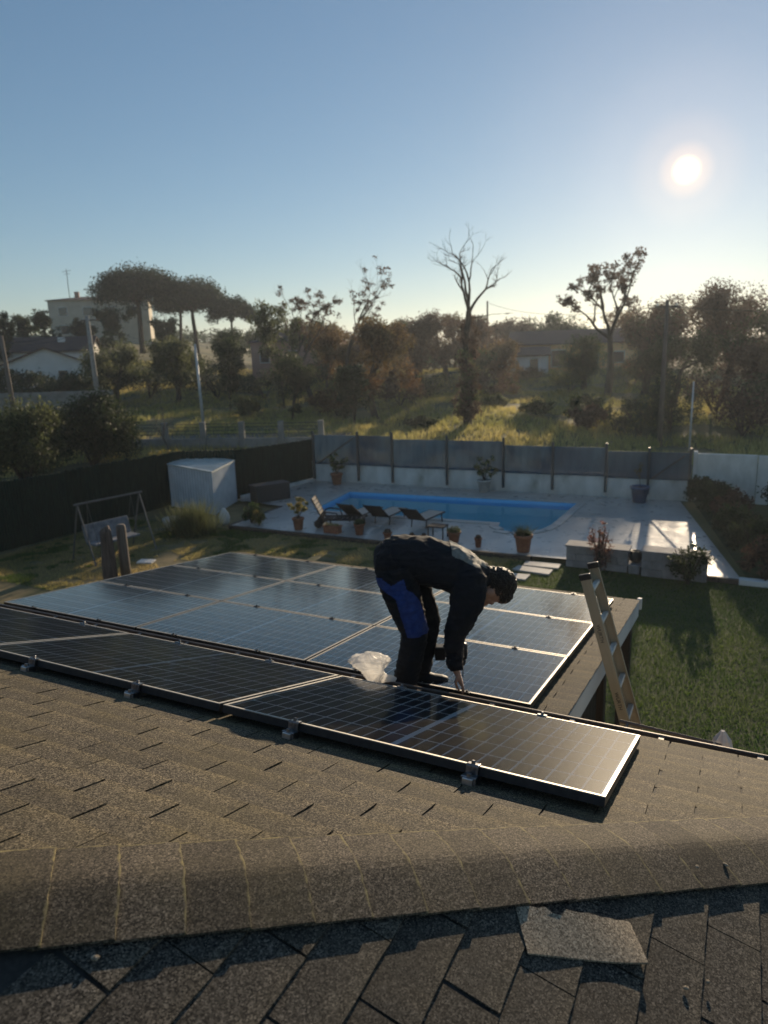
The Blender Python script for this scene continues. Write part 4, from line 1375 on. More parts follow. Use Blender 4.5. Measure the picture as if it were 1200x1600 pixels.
for i in range(NS):
    for k in range(NB): F.append((i * NB + k, i * NB + (k + 1) % NB, (i + 1) * NB + (k + 1) % NB, (i + 1) * NB + k))
F += [tuple(range(NB - 1, -1, -1)), tuple(range(NS * NB, NS * NB + NB))]
b.add(V, F)
# slack lower fold trailing to the right
V = []; F = []
for i in range(13):
    t = i / 12
    for k in range(10):
        a = 2 * math.pi * k / 10
        rr_ = .038 * (1 - .55 * t)
        p = Vector((.01 + t * .1 + math.cos(a) * rr_ * .6, math.sin(a) * rr_ * .5, .035 - .02 * t + math.sin(a * 1.0 + 1.2) * rr_ * .75))
        p += Vector((0, 0, 1)) * noise.noise(p * 40) * .008
        p.z = max(p.z, .002)
        V.append(p)
for i in range(12):
    for k in range(10): F.append((i * 10 + k, i * 10 + (k + 1) % 10, (i + 1) * 10 + (k + 1) % 10, (i + 1) * 10 + k))
F += [tuple(range(9, -1, -1)), tuple(range(120, 130))]
b.add(V, F)
o = b.build('plastic_bag', M_bag, smooth=True)
bp_ = UP_O + DU * (-1.4) + Y1 * (PWD - .03) + N1 * .004
o.location = (-.085, 4.25, 3.598); o.scale = (1.12, 1.12, 1.12)
tag(o, 'crumpled translucent white plastic bag standing in the gutter behind the upper panels', 'bag')

# ------------------------------------------------------------------ vegetation builders
def leaf_mesh(name, blobs, n, size, m, seed, shell=.55, flat=1.0, up=0.0, gaps=-.12):
    """many small leaf faces spread through blobs (x, y, z, rx, ry, rz)"""
    r_ = np.random.RandomState(seed)
    B = np.array(blobs, float)
    wgt = (B[:, 3] * B[:, 4] * B[:, 5]) ** (2 / 3.); wgt /= wgt.sum()
    idx = r_.choice(len(B), n, p=wgt)
    d = r_.normal(size=(n, 3)); d /= np.linalg.norm(d, axis=1)[:, None]
    rad = shell + (1 - shell) * r_.uniform(0, 1, n)
    rad = np.where(r_.uniform(0, 1, n) < .25, r_.uniform(.1, 1, n), rad) * r_.uniform(.86, 1.14, n)
    C = B[idx, :3] + d * rad[:, None] * B[idx, 3:6]
    if n > 1500 and gaps > -1:
        sc = 1.6 / max(.2, float(np.median(B[:, 3])))
        keep_ = np.array([noise.noise(Vector(c) * sc) for c in C]) > gaps
        C = C[keep_]; n = len(C)
    a = r_.normal(size=(n, 3)); a[:, 2] *= flat; a[:, 2] += up * np.abs(r_.normal(size=n)); a /= np.linalg.norm(a, axis=1)[:, None]
    t = r_.normal(size=(n, 3)); b_ = np.cross(a, t); b_ /= np.linalg.norm(b_, axis=1)[:, None]
    s = size * r_.uniform(.55, 1.35, n)[:, None]
    V = np.stack([C - a * s, C + b_ * s * .42, C + a * s, C - b_ * s * .42], 1).reshape(-1, 3)
    me = bpy.data.meshes.new(name)
    me.vertices.add(4 * n); me.vertices.foreach_set('co', V.reshape(-1))
    me.loops.add(4 * n); me.loops.foreach_set('vertex_index', np.arange(4 * n, dtype=np.int32))
    me.polygons.add(n); me.polygons.foreach_set('loop_start', np.arange(0, 4 * n, 4, dtype=np.int32))
    me.update(calc_edges=True)
    me.materials.append(m)
    return me


def grow_branches(b, p, d, ln, r, depth, rr, tips, spread=.6, upb=.15, kids_=(2, 3), shrink=.7, wob=.18, nseg=4):
    pts = [p.copy()]; rad = [r]
    q = p.copy(); dd = d.copy()
    for i in range(nseg):
        dd = (dd + Vector((rr.uniform(-wob, wob), rr.uniform(-wob, wob), rr.uniform(-wob, wob) + upb * .3))).normalized()
        q = q + dd * (ln / nseg)
        pts.append(q.copy()); rad.append(r * (1 - .45 * (i + 1) / nseg))
    b.tube(pts, rad, 6 if r > .03 else 4, caps=False)
    if depth == 0:
        tips.append(q); return
    tips.append(q)
    for k in range(rr.randint(*kids_)):
        ax = Vector((rr.uniform(-1, 1), rr.uniform(-1, 1), rr.uniform(-.6, .8)))
        nd = (dd + ax * spread + Vector((0, 0, upb))).normalized()
        st = pts[rr.randint(max(1, nseg - 2), nseg)] if k else q
        grow_branches(b, st, nd, ln * shrink * rr.uniform(.75, 1.15), r * .52, depth - 1, rr, tips, spread, upb, kids_, shrink, wob, max(2, nseg - 1))


TREES = 'trees beyond the garden'


def tree(name, label, x, y, h, w, kind, seed, n=3200, leaf=.2, group=TREES, bark=None, z=None):
    """tapered trunk with limbs and a crown of leaf faces"""
    z = ground_h(x, y) if z is None else z
    rr = random.Random(seed)
    root = thing(name, label, 'tree', (x, y, z - .05), group=group)
    b = MB(); tips = []
    cap = {'pine': M_leaf_pine, 'olive': M_leaf_olive, 'dark': M_leaf_dark, 'rust': M_leaf_rust, 'brown': M_leaf_brown, 'yellow': M_leaf_yellow}
    blobs = []
    if kind == 'pine':              # umbrella pine: bare stem, flat domed crown
        top = h * .66
        lean = rr.uniform(-.04, .04) * h
        pts = [Vector((0, 0, 0)), Vector((lean * .4, 0, top * .35)), Vector((lean, 0, top * .75)), Vector((lean * 1.1, 0, top))]
        b.tube(pts, [w * .035, w * .03, w * .026, w * .02], 8, caps=False)
        for k in range(9):
            a = 2 * math.pi * k / 9 + rr.uniform(-.3, .3); rd = w * .5 * rr.uniform(.45, .85)
            e = Vector((lean + math.cos(a) * rd, math.sin(a) * rd * .8, h * rr.uniform(.76, .86)))
            b.tube([pts[2].lerp(pts[3], rr.uniform(.2, 1)), pts[3].lerp(e, .5) + Vector((0, 0, .1)), e], [w * .016, w * .012, w * .006], 5, caps=False)
        for k in range(46):
            a = rr.uniform(0, 2 * math.pi); q_ = math.sqrt(rr.uniform(0, 1)); rd = w * .5 * q_ * .86
            zz = h * (.9 - .2 * q_ ** 2) - rr.uniform(0, .16) * h * (1 - .6 * q_)
            s_ = w * rr.uniform(.12, .19)
            blobs.append((lean + math.cos(a) * rd, math.sin(a) * rd, zz, s_ * 1.15, s_ * 1.15, s_ * 1.05))
    elif kind in ('bare',):
        grow_branches(b, Vector((0, 0, 0)), Vector((-.22, 0, 1)).normalized(), h * .36, w * .035 + .015, 6, rr, tips, .8, .06, (2, 3), .7, .2, 5)
        hi = max(t.z for t in tips); ex = max(abs(t.x) for t in tips)
        kz = h / hi; kx = w * .5 / ex
        b.v = [(p[0] * kx, p[1] * kx, p[2] * kz) for p in b.v]
    else:
        grow_branches(b, Vector((0, 0, 0)), Vector((rr.uniform(-.06, .06), 0, 1)), h * .34, min(.22, w * .026 + .03), 3, rr, tips, .75, .12, (2, 4), .72, .16, 4)
        hi = max(t.z for t in tips); ex = max(max(abs(t.x), abs(t.y)) for t in tips)
        kz = h * .9 / max(hi, .1); kx = min(1.6, w * .42 / max(ex, .1))
        b.v = [(p[0] * kx, p[1] * kx, p[2] * kz) for p in b.v]
        for t in tips:
            s_ = w * rr.uniform(.07, .16)
            blobs.append((t.x * kx, t.y * kx, min(t.z * kz, h * .92), s_ * 1.1, s_ * 1.1, s_))
        low = rr.uniform(.12, .3)
        for k in range(20):
            a = rr.uniform(0, 6.28); q_ = rr.uniform(.15, 1); t_ = rr.uniform(low, .9)
            s_ = w * rr.uniform(.07, .18)
            env = (1 - abs(t_ - .5) * .8) * (1 + .35 * math.sin(a * 2 + seed))
            blobs.append((math.cos(a) * w * .42 * q_ * env, math.sin(a) * w * .42 * q_ * env, h * t_, s_, s_, s_ * .9))
    b.build('trunk', bark or M_bark, root, smooth=True)
    if blobs:
        me = leaf_mesh('crown', blobs, int(n * 2.3), leaf * .74, cap[kind], seed, shell=.35, gaps=-2 if kind == 'pine' else -.2)
        link('crown', me, root)
    return root


def shrub(name, label, loc, rx, ry, h, m, seed, n, leaf, group=None, cat='shrub', stems=5):
    rr = random.Random(seed)
    root = thing(name, label, cat, loc, group=group)
    b = MB()
    for k in range(stems):
        a = rr.uniform(0, 6.28)
        b.tube([(0, 0, 0), (math.cos(a) * rx * .25, math.sin(a) * ry * .25, h * .35), (math.cos(a) * rx * .6, math.sin(a) * ry * .6, h * .75)], [h * .02 + .008, h * .012 + .006, .004], 5, caps=False)
    b.build('stem', M_bark, root)
    bl = []
    for k in range(26 if h < 3 else 44):
        a = rr.uniform(0, 6.28); q_ = math.sqrt(rr.uniform(0, 1)); t = rr.uniform(.05, 1)
        s_ = rr.uniform(.2, .34)
        bl.append((math.cos(a) * rx * .68 * q_, math.sin(a) * ry * .68 * q_, h * (.2 + .62 * t * (1 - .35 * q_ * q_)), rx * s_, ry * s_, h * s_ * .62))
    link('foliage', leaf_mesh('foliage', bl, int(n * 1.7), leaf * .78, m, seed, .35, gaps=-2 if h > 4 else -.2), root)
    return root


# ------------------------------------------------------------------ garden things
def pot_mesh(r, h, m, rim=True):
    b = MB()
    b.lathe([(r * .66, 0), (r * .7, .01), (r * .93, h * .82), (r * 1.06, h * .83), (r * 1.08, h * .98), (r * .98, h), (r * .9, h * .97), (r * .86, h * .86)], n=20, caps=True)
    return b


def potted(label, u, v, r, h, plant, seed, m=None, z=.122, group='potted plants at the deck edge'):
    root = thing('potted_plant', label, 'plant pot', W(u, v, z), group=group)
    pot_mesh(r, h, m or M_terra).build('pot', m or M_terra, root, smooth=True)
    b = MB(); b.lathe([(0.001, h * .9), (r * .88, h * .885)], n=14, caps=False); b.build('soil', M_soil, root)
    rr = random.Random(seed)
    if plant == 'ball' or plant == 'grass':
        mm = M_leaf_olive if plant == 'ball' else M_leaf_green
        if plant == 'grass':
            P_ = np.zeros((420, 3)); a = np.random.RandomState(seed).uniform(0, 6.28, 420); q_ = np.random.RandomState(seed + 1).uniform(0, r * .8, 420)
            P_[:, 0] = np.cos(a) * q_; P_[:, 1] = np.sin(a) * q_; P_[:, 2] = h * .9
            link('foliage', blades('foliage', P_, r * 1.15, .014, M_leaf_dark, np.random.RandomState(seed), 1.5), root)
        else:
            link('foliage', leaf_mesh('foliage', [(0, 0, h * 1.08, r * 1.15, r * 1.15, r * .7)], 700, .028, mm, seed, .4), root)
    elif plant == 'tall':
        b = MB(); bl = []
        for k in range(7):
            a = rr.uniform(0, 6.28); hh = h + rr.uniform(.25, .62)
            e = (math.cos(a) * r * rr.uniform(.4, 1.7), math.sin(a) * r * rr.uniform(.4, 1.7), hh)
            b.tube([(0, 0, h * .85), (e[0] * .4, e[1] * .4, (h + hh) / 2), e], [.012, .009, .005], 5, caps=False)
            bl.append((*e, .1, .1, .07)); bl.append((e[0] * .6, e[1] * .6, (h + hh) / 2 + .1, .09, .09, .07))
        b.build('stem', M_bark, root)
        link('foliage', leaf_mesh('foliage', bl, 320, .06, M_leaf_yellow, seed, .3), root)
    elif plant == 'bushy':
        b = MB(); bl = []
        for k in range(9):
            a = rr.uniform(0, 6.28); hh = h + rr.uniform(.3, .85)
            e = (math.cos(a) * r * rr.uniform(.5, 1.8), math.sin(a) * r * rr.uniform(.5, 1.8), hh)
            b.tube([(0, 0, h * .85), (e[0] * .4, e[1] * .4, (h + hh) / 2), e], [.014, .01, .004], 5, caps=False)
            bl.append((*e, .14, .14, .12)); bl.append((e[0] * .6, e[1] * .6, (h + hh) / 2, .14, .14, .12))
        b.build('stem', M_bark, root)
        link('foliage', leaf_mesh('foliage', bl, 520, .055, M_leaf_green, seed, .3), root)
    elif plant == 'twig':
        b = MB(); tips = []
        grow_branches(b, Vector((0, 0, h * .85)), Vector((0, 0, 1)), .4, .014, 3, rr, tips, .6, .3)
        b.build('stem', M_bark, root)
        link('foliage', leaf_mesh('foliage', [(t.x, t.y, t.z, .06, .06, .06) for t in tips], 160, .04, M_leaf_dark, seed, .3), root)
    elif plant == 'cactus':
        b = MB()
        for k in range(4):
            a = k * 1.57; b.ell((math.cos(a) * r * .4, math.sin(a) * r * .4, h * 1.05), (r * .36, r * .36, r * .7), None, 8, 6)
        b.build('foliage', M_leaf_brown, root, smooth=True)
    return root


potted('terracotta pot with tall yellowing stems beside the first lounger', -12.66, 18.75, .19, .4, 'tall', 1)
potted('terracotta pot with a clipped grey green ball between long planter and bowl pot', -10.45, 18.85, .17, .36, 'ball', 2)
potted('low round terracotta bowl pot behind the bent back of the person', -9.4, 18.72, .14, .2, 'cactus', 3)
potted('tiny terracotta pot, left of a pair just above the person', -8.62, 18.8, .09, .17, 'cactus', 4)
potted('tiny terracotta pot, right of a pair just above the person', -8.25, 18.85, .09, .17, 'cactus', 5)
potted('terracotta pot with dense pale green ball beside the small table', -7.36, 19.05, .2, .32, 'ball', 6)
potted('small dark urn pot with spiky top between two larger pots', -6.5, 18.75, .11, .28, 'cactus', 7)
potted('large terracotta pot with bushy dark grass at the deck corner', -5.18, 18.75, .25, .5, 'grass', 8)
potted('tall leafy shrub in a terracotta pot in the far left deck corner', -15.55, 26.2, .26, .5, 'bushy', 9, group='potted plants by the back wall')
potted('spreading shrub in a pale pot at the middle of the back wall', -8.95, 26.55, .27, .5, 'bushy', 10, M_slab, group='potted plants by the back wall')
potted('slender sapling in a large square blue grey pot by the back wall', -3.05, 26.4, .32, .6, 'twig', 11, M_blue_pot, group='potted plants by the back wall')
# long planter
pt = thing('planter_box', 'long terracotta planter with dry grass beside the first lounger', 'planter', W(-11.37, 18.75, .122), YAW)
b = MB(); b.bbox((0, 0, .12), (.55, .24, .24), .015); b.bbox((0, 0, .225), (.6, .28, .05), .012); b.build('pot', M_terra, pt)
P_ = np.zeros((260, 3)); P_[:, 0] = np.random.RandomState(3).uniform(-.25, .25, 260); P_[:, 1] = np.random.RandomState(4).uniform(-.09, .09, 260); P_[:, 2] = .24
link('foliage', blades('foliage', P_, .1, .012, M_grass_dry, np.random.RandomState(5), 1.2), pt)

# loungers
def lounger_reclined(label, u, v, rz):
    t = thing('sun_lounger', label, 'sun lounger', W(u, v, .122), rz, 'sun loungers by the pool')
    # local y runs from head (0) to feet
    b = MB()
    for s_ in (-.3, .3): b.tube([(s_, .55, .3), (s_, 1.9, .3)], .022, 6)
    b.tube([(-.3, 1.9, .3), (.3, 1.9, .3)], .022, 6); b.tube([(-.3, .55, .3), (.3, .55, .3)], .022, 6)
    b.build('frame', M_lounger, t)
    b = MB(); b.bbox((0, 1.23, .31), (.56, 1.32, .02), .008); b.build('bed', M_mesh_bed, t)
    rot = Matrix.Rotation(R(-38), 3, 'X')
    b = MB(); b.bbox(Vector((0, .55, .31)) + rot @ Vector((0, -.36, 0)), (.6, .74, .035), .012, rot); bk = b.build('backrest', M_lounger, t)
    b = MB()
    for s_ in (-.3, .3): b.tube([Vector((s_, .55, .31)), Vector((s_, .55, .31)) + rot @ Vector((0, -.75, 0))], .022, 6)
    b.build('back_frame', M_lounger, bk)
    for s_ in (-.27, .27):
        for y in (.7, 1.7):
            b = MB(); b.tube([(s_, y, .3), (s_, y + (.05 if y > 1 else -.05), 0)], .02, 6); b.build('leg', M_lounger, t)
    return t


lounger_reclined('grey sun lounger nearest the upright dark lounger', -11.35, 19.55, YAW + R(-4))
lounger_reclined('middle grey sun lounger of the three facing the pool', -10.4, 19.65, YAW + R(-2))
lounger_reclined('grey sun lounger beside the small dark table', -9.1, 19.6, YAW + R(-6))
lg = thing('sun_lounger', 'dark plastic sun lounger with upright back and armrests', 'sun lounger', W(-12.3, 19.35, .122), YAW + R(20), 'sun loungers by the pool')
b = MB()
for k in range(9): b.bbox((.35 + k * .15, 0, .3), (.125, .56, .025), .006)
b.build('bed', M_lounger, lg)
b = MB()
for s_ in (-.29, .29): b.bbox((.9, s_, .28), (1.5, .035, .07), .01)
b.build('frame', M_lounger, lg)
rot = Matrix.Rotation(R(-64), 3, 'Y')
b = MB()
for k in range(6): b.bbox(Vector((.22, 0, .32)) + Matrix.Rotation(R(64), 3, 'Y') @ Vector((-.06 - k * .125, 0, 0)), (.105, .56, .025), .006, Matrix.Rotation(R(64), 3, 'Y'))
for s_ in (-.29, .29): b.bbox(Vector((.22, s_, .32)) + Matrix.Rotation(R(64), 3, 'Y') @ Vector((-.37, 0, 0)), (.76, .035, .05), .01, Matrix.Rotation(R(64), 3, 'Y'))
b.build('backrest', M_lounger, lg)
for s_ in (-.33, .33):
    b = MB(); b.tube([(.2, s_, .3), (.22, s_, .5), (.4, s_, .54), (.72, s_, .5), (.78, s_, .3)], .026, 6); b.build('armrest', M_lounger, lg)
    for x in (.35, 1.5):
        b = MB(); b.tube([(x, s_ * .85, .28), (x + .04, s_ * .85, 0)], .028, 6); b.build('leg', M_lounger, lg)
    b = MB()
    bm = bmesh.new(); bmesh.ops.create_cone(bm, cap_ends=True, segments=16, radius1=.14, radius2=.14, depth=.05)
    b.from_bm(bm, Matrix.Translation((.08, s_ * .8, .14)) @ Matrix.Rotation(R(90), 4, 'X')); b.build('wheel', M_lounger, lg)
# table
tb = thing('side_table', 'small dark side table beside the right lounger', 'table', W(-8.0, 19.35, .122), YAW)
b = MB(); b.bbox((0, 0, .37), (.55, .45, .035), .01); b.build('table_top', M_lounger, tb)
for sx in (-.24, .24):
    for sy in (-.19, .19):
        b = MB(); b.bbox((sx, sy, .178), (.035, .035, .354), .006); b.build('leg', M_lounger, tb)

# storage box
sb = thing('storage_box', 'dark rattan storage box against the hedge screen', 'box', W(-16.4, 22.45, .122), YAW + R(62))
b = MB(); b.bbox((0, 0, .31), (1.45, .62, .6), .02); b.build('box_body', M_rattan, sb)
b = MB(); b.bbox((0, 0, .645), (1.52, .68, .06), .02); b.build('lid', M_rattan, sb)

# metal shed
SH = [W(-17.05, 19.85), W(-17.85, 22.15), W(-20.4, 22.7), W(-19.75, 20.55)]
shc = sum((p for p in SH), Vector()) / 4
shed = thing('garden_shed', 'small white corrugated metal garden shed with flat roof', 'shed', shc)
tops = [1.62, 1.66, 1.72, 1.68]
for i in range(4):
    A, C = SH[i] - shc, SH[(i + 1) % 4] - shc
    L_ = (C - A).length; n = int(L_ / .17) * 4
    d = (C - A).normalized(); nn = Vector((d.y, -d.x, 0))
    V = []; F = []
    for k in range(n + 1):
        t = k / n; o_ = .028 if (k % 4) in (0, 1) else -.028
        p = A.lerp(C, t) + nn * o_
        tz = tops[i] + (tops[(i + 1) % 4] - tops[i]) * t
        V += [p + Zv * .03, p + Zv * tz]
    for k in range(n): F.append((2 * k, 2 * k + 2, 2 * k + 3, 2 * k + 1))
    b = MB(); b.add(V, F); b.build('wall_sheet', M_shed, shed)
    b = MB(); b.bbox(A + nn * .0 + Zv * (tops[i] / 2), (.05, .05, tops[i]), .006, Matrix.Rotation(YAW, 3, 'Z')); b.build('corner_trim', M_shed, shed)
b = MB()
V = []
for i in range(4):
    p = (SH[i] - shc); V.append(p * 1.05 + Zv * (tops[i] + .04))
V += [p - Zv * .05 for p in V]
b.add(V, [(0, 1, 2, 3), (7, 6, 5, 4), (0, 4, 5, 1), (1, 5, 6, 2), (2, 6, 7, 3), (3, 7, 4, 0)])
rf = b.build('roof', M_shed_roof, shed)
for k in range(1, 9):
    b = MB(); t = k / 9
    b.tube([V[0].lerp(V[1], t) + Zv * .01, V[3].lerp(V[2], t) + Zv * .01], .014, 5); b.build('rib', M_shed_roof, rf)

# garden swing
sw0, sw1 = W(-16.65, 13.6), W(-16.3, 15.6)
sc_ = (sw0 + sw1) / 2
sdir = (sw1 - sw0).normalized(); sper = Vector((-sdir.y, sdir.x, 0))
sw = thing('garden_swing', 'metal A-frame garden swing with a faded seat by the hedge screen', 'swing', sc_)
for e in (sw0, sw1):
    for s_ in (-1, 1):
        b = MB(); b.tube([e - sc_ + Zv * 1.72, e - sc_ + sper * .6 * s_], .027, 8); b.build('leg', M_swing, sw)
b = MB(); b.tube([sw0 - sc_ + Zv * 1.74 - sdir * .1, sw1 - sc_ + Zv * 1.74 + sdir * .1], .032, 8); b.build('top_bar', M_swing, sw)
for e, s_ in ((sw0, 1), (sw1, -1)):
    for q_ in (-.25, .25):
        b = MB(); b.tube([e - sc_ + sdir * .3 * s_ + Zv * 1.72, e - sc_ + sdir * .36 * s_ + sper * q_ + Zv * .52], .008, 5); b.build('hanger', M_swing, sw)
rot = Matrix((sdir, sper, Zv)).transposed()
b = MB(); b.bbox(Zv * .5, (1.5, .5, .07), .03, rot); b.build('seat', M_cushion, sw)
b = MB(); b.bbox(Zv * .78 + sper * .3, (1.5, .08, .52), .03, rot @ Matrix.Rotation(R(-14), 3, 'X')); b.build('backrest', M_cushion, sw)

# log and post
b = MB(); rr = random.Random(2); V = []; F = []
for i in range(13):
    t = i / 12
    r0 = .19 * (1 - .25 * t) * (1 if t < .93 else .7)
    for k in range(18):
        a = 2 * math.pi * k / 18
        q_ = r0 * (1 + .28 * noise.noise(Vector((math.cos(a) * 1.4, math.sin(a) * 1.4, t * 1.2))) + .12 * noise.noise(Vector((math.cos(a) * 4, math.sin(a) * 4, t * 2))))
        V.append((math.cos(a) * q_ + .03 * math.sin(3 * t), math.sin(a) * q_, 1.45 * t + (.05 * math.cos(a) if i == 12 else 0)))
for i in range(12):
    for k in range(18): F.append((i * 18 + k, i * 18 + (k + 1) % 18, (i + 1) * 18 + (k + 1) % 18, (i + 1) * 18 + k))
F.append(tuple(range(216, 234)))
b.add(V, F); o = b.build('tree_stump', M_log, smooth=True); o.location = W(-14.68, 12.75, 0)
tag(o, 'tall gnarled dark tree stump standing beside the grey post', 'stump')
b = MB(); b.lathe([(.135, 0), (.13, .6), (.125, 1.3), (.12, 1.42), (.09, 1.45)], n=14)
o = b.build('wooden_post', M_pole_w, smooth=True); o.location = W(-14.5, 13.12, 0)
tag(o, 'round grey weathered post touching the gnarled stump', 'post')
b = MB(); b.bbox((0, 0, .03), (.46, .3, .05), .01); o = b.build('paving_slab', M_whitew); o.location = W(-14.95, 14.3, .014); o.rotation_euler = (R(3), 0, YAW + .3)
tag(o, 'small white slab lying on the worn lawn', 'slab')
# pale tub by the fence
b = MB(); b.lathe([(.22, 0), (.3, .3), (.32, .42), (.29, .42), (.27, .3)], n=16); o = b.build('garden_tub', M_slab, smooth=True); o.location = W(-17.0, 17.6, .012)
tag(o, 'pale grey tub standing by the hedge screen behind the swing', 'tub')
b = MB(); b.lathe([(.08, 0), (.17, .12), (.2, .3), (.15, .45), (.06, .58), (.01, .62)], n=14); o = b.build('garden_ornament', M_whitew, smooth=True); o.location = W(-15.7, 18.75, .012)
o.scale = (1, .6, 1)
tag(o, 'small white rounded garden ornament in front of the shed', 'ornament')

# tall grass clump, round shrubs
P_ = np.zeros((1900, 3)); q_ = np.abs(np.random.RandomState(1).normal(0, .3, 1900)); a = np.random.RandomState(2).uniform(0, 6.28, 1900)
P_[:, 0] = np.cos(a) * q_ * 1.2; P_[:, 1] = np.sin(a) * q_
o = link('ornamental_grass', blades('ornamental_grass', P_, .95, .022, M_leaf_olive, np.random.RandomState(3), .75)); o.location = W(-15.85, 17.3, .01)
tag(o, 'tall clump of green ornamental grass in front of the shed', 'grass clump')
shrub('round_shrub', 'dark green round shrub at the left deck corner', W(-14.7, 18.95, .1), .38, .38, .85, M_leaf_green, 21, 1500, .05)
shrub('yellow_shrub', 'small yellow shrub in front of the round green one', W(-14.25, 18.75, .1), .3, .3, .62, M_leaf_yellow, 22, 1200, .04)

# concrete block planters by the lawn
def block_bench(label, u0, u1, v, h, courses, depth=.5):
    t = thing('block_bench', label, 'block wall', W((u0 + u1) / 2, v, .0), YAW, 'grey block benches by the lawn')
    L_ = u1 - u0; n = max(1, round(L_ / .5))
    for c_ in range(courses):
        for k in range(n + (c_ % 2)):
            a = -L_ / 2 + (k - .5 * (c_ % 2)) * L_ / n; e = a + L_ / n
            a = max(a, -L_ / 2); e = min(e, L_ / 2)
            if e - a < .05: continue
            b = MB(); b.bbox(((a + e) / 2, 0, .02 + h * (c_ + .5) / courses), (e - a - .006, depth, h / courses - .006), .008); b.build('block', M_conc, t)
    b = MB(); b.bbox((0, 0, h + .045), (L_ + .06, depth + .06, .045), .01); b.build('cap', M_conc, t)
    return t


block_bench('grey block bench left of the bowl, behind the pinkish shrub', -3.85, -2.3, 18.35, .55, 3)
block_bench('low grey block ledge between the two benches', -2.27, -2.0, 18.3, .2, 1)
block_bench('grey block bench right of the bowl, behind the dark shrub', -1.95, -.45, 18.2, .62, 3)
b = MB(); b.lathe([(.07, 0), (.12, .02), (.17, .12), (.16, .22), (.13, .27), (.14, .3), (.11, .3), (.1, .25)], n=16); o = b.build('bowl_pot', M_rattan, smooth=True); o.location = W(-2.13, 18.3, .27)
tag(o, 'round dark bowl pot on the low ledge between the block benches', 'pot')
shrub('flowering_shrub', 'upright shrub with pinkish leaves in front of the left block bench', W(-2.95, 17.85, .01), .38, .38, 1.55, M_leaf_pink, 31, 900, .05, stems=7)
shrub('leafy_shrub', 'loose dark shrub in front of the right block bench', W(-.85, 17.7, .01), .6, .45, 1.2, M_leaf_dark, 32, 1300, .055, stems=8)
b = MB(); b.bbox((0, 0, .07), (.75, .25, .14), .02); o = b.build('kerb_block', M_whitew); o.location = W(.62, 18.2, .012); o.rotation_euler = (0, 0, YAW)
tag(o, 'short white kerb block at the right corner of the deck', 'kerb')
# hedge on the right of the deck
hl = ['nearest the lawn, along the deck edge', 'second from the lawn along the deck edge', 'third from the lawn along the deck edge', 'fourth from the lawn along the deck edge', 'fifth from the lawn, near the white wall', 'at the far end beside the white wall', 'outer right, nearest the lawn', 'outer right, halfway along the deck', 'outer right, near the white wall']
for k, (u, v, r_, h) in enumerate([(.95, 18.9, .8, 1.25), (.6, 20.4, .8, 1.3), (.2, 22.0, .8, 1.35), (-.1, 23.6, .85, 1.45), (-.5, 25.2, .85, 1.4), (-.9, 26.7, .8, 1.3), (2.5, 19.6, 1.0, 1.5), (2.2, 22.2, 1.0, 1.7), (1.6, 25.4, 1.1, 1.7)]):
    shrub('hedge_bush', 'dark hedge bush ' + hl[k], W(u, v, .0), r_, r_ * 1.05, h, M_leaf_dark if k % 3 else M_leaf_brown, 40 + k, 2600, .075, 'hedge bushes right of the deck', 'bush', 7)
# folded parasol whose tip shows over the gutter
pr = thing('folded_parasol', 'folded pale parasol with its tip showing over the gutter', 'parasol', W(.05, 5.2, .012))
b = MB(); b.tube([(0, 0, 0), (0, 0, 2.55)], .02, 8); b.build('pole', M_alu, pr)
b = MB(); V = []; F = []
for i, (z, r_) in enumerate(((1.4, .11), (1.9, .12), (2.5, .1), (2.75, .075), (2.88, .05), (2.945, .012))):
    for k in range(16): V.append((math.cos(k * math.pi / 8) * r_ * (1 + .22 * (k % 2)), math.sin(k * math.pi / 8) * r_ * (1 + .22 * (k % 2)), z))
    if i:
        for k in range(16): F.append(((i - 1) * 16 + k, (i - 1) * 16 + (k + 1) % 16, i * 16 + (k + 1) % 16, i * 16 + k))
F.append(tuple(range(80, 96)))
b.add(V, F); b.build('canopy', M_cloth, pr)

# ------------------------------------------------------------------ trees beyond the garden
tree('umbrella_pine', 'tallest umbrella pine at the left, in front of the apartment house', -33.8, 104, 12.2, 12.4, 'pine', 101, 9000, .26, 'umbrella pines on the left hill')
tree('umbrella_pine', 'umbrella pine second from the right of the left group', -26.4, 106, 11.6, 10.2, 'pine', 102, 7500, .26, 'umbrella pines on the left hill')
tree('umbrella_pine', 'small umbrella pine at the right end of the left group', -20.8, 102, 10.2, 6.2, 'pine', 103, 5000, .24, 'umbrella pines on the left hill')
tree('umbrella_pine', 'umbrella pine half hidden between the two largest pines', -31.0, 114, 10.4, 8.6, 'pine', 104, 5500, .26, 'umbrella pines on the left hill')
tree('evergreen_tree', 'dark conifer before the apartment house wall', -32.8, 90, 7.6, 5.0, 'dark', 105, 4200, .2)
tree('evergreen_tree', 'dark conifer just right of the apartment house', -27.0, 92, 6.6, 4.6, 'dark', 106, 4000, .2)
tree('olive_tree', 'olive tree beside the leaning wooden pole on the left', -25.0, 68, 5.6, 7.2, 'olive', 107, 6000, .17)
tree('olive_tree', 'grey green olive tree left of the pale metal pole', -18.6, 66, 5.9, 6.6, 'olive', 108, 6000, .17)
tree('evergreen_tree', 'dark tree right behind the pale metal pole', -12.6, 60, 6.3, 4.6, 'dark', 109, 4500, .17)
tree('evergreen_tree', 'dark tree between the pale pole and the pink house', -16.1, 78, 6.4, 5.2, 'dark', 110, 4000, .18)
tree('olive_tree', 'tall loose grey green tree before the pink house', -8.4, 62, 9.6, 5.0, 'olive', 111, 4500, .17)
tree('evergreen_tree', 'small round evergreen on the meadow left of centre', -6.7, 54, 5.2, 3.4, 'dark', 112, 4200, .14)
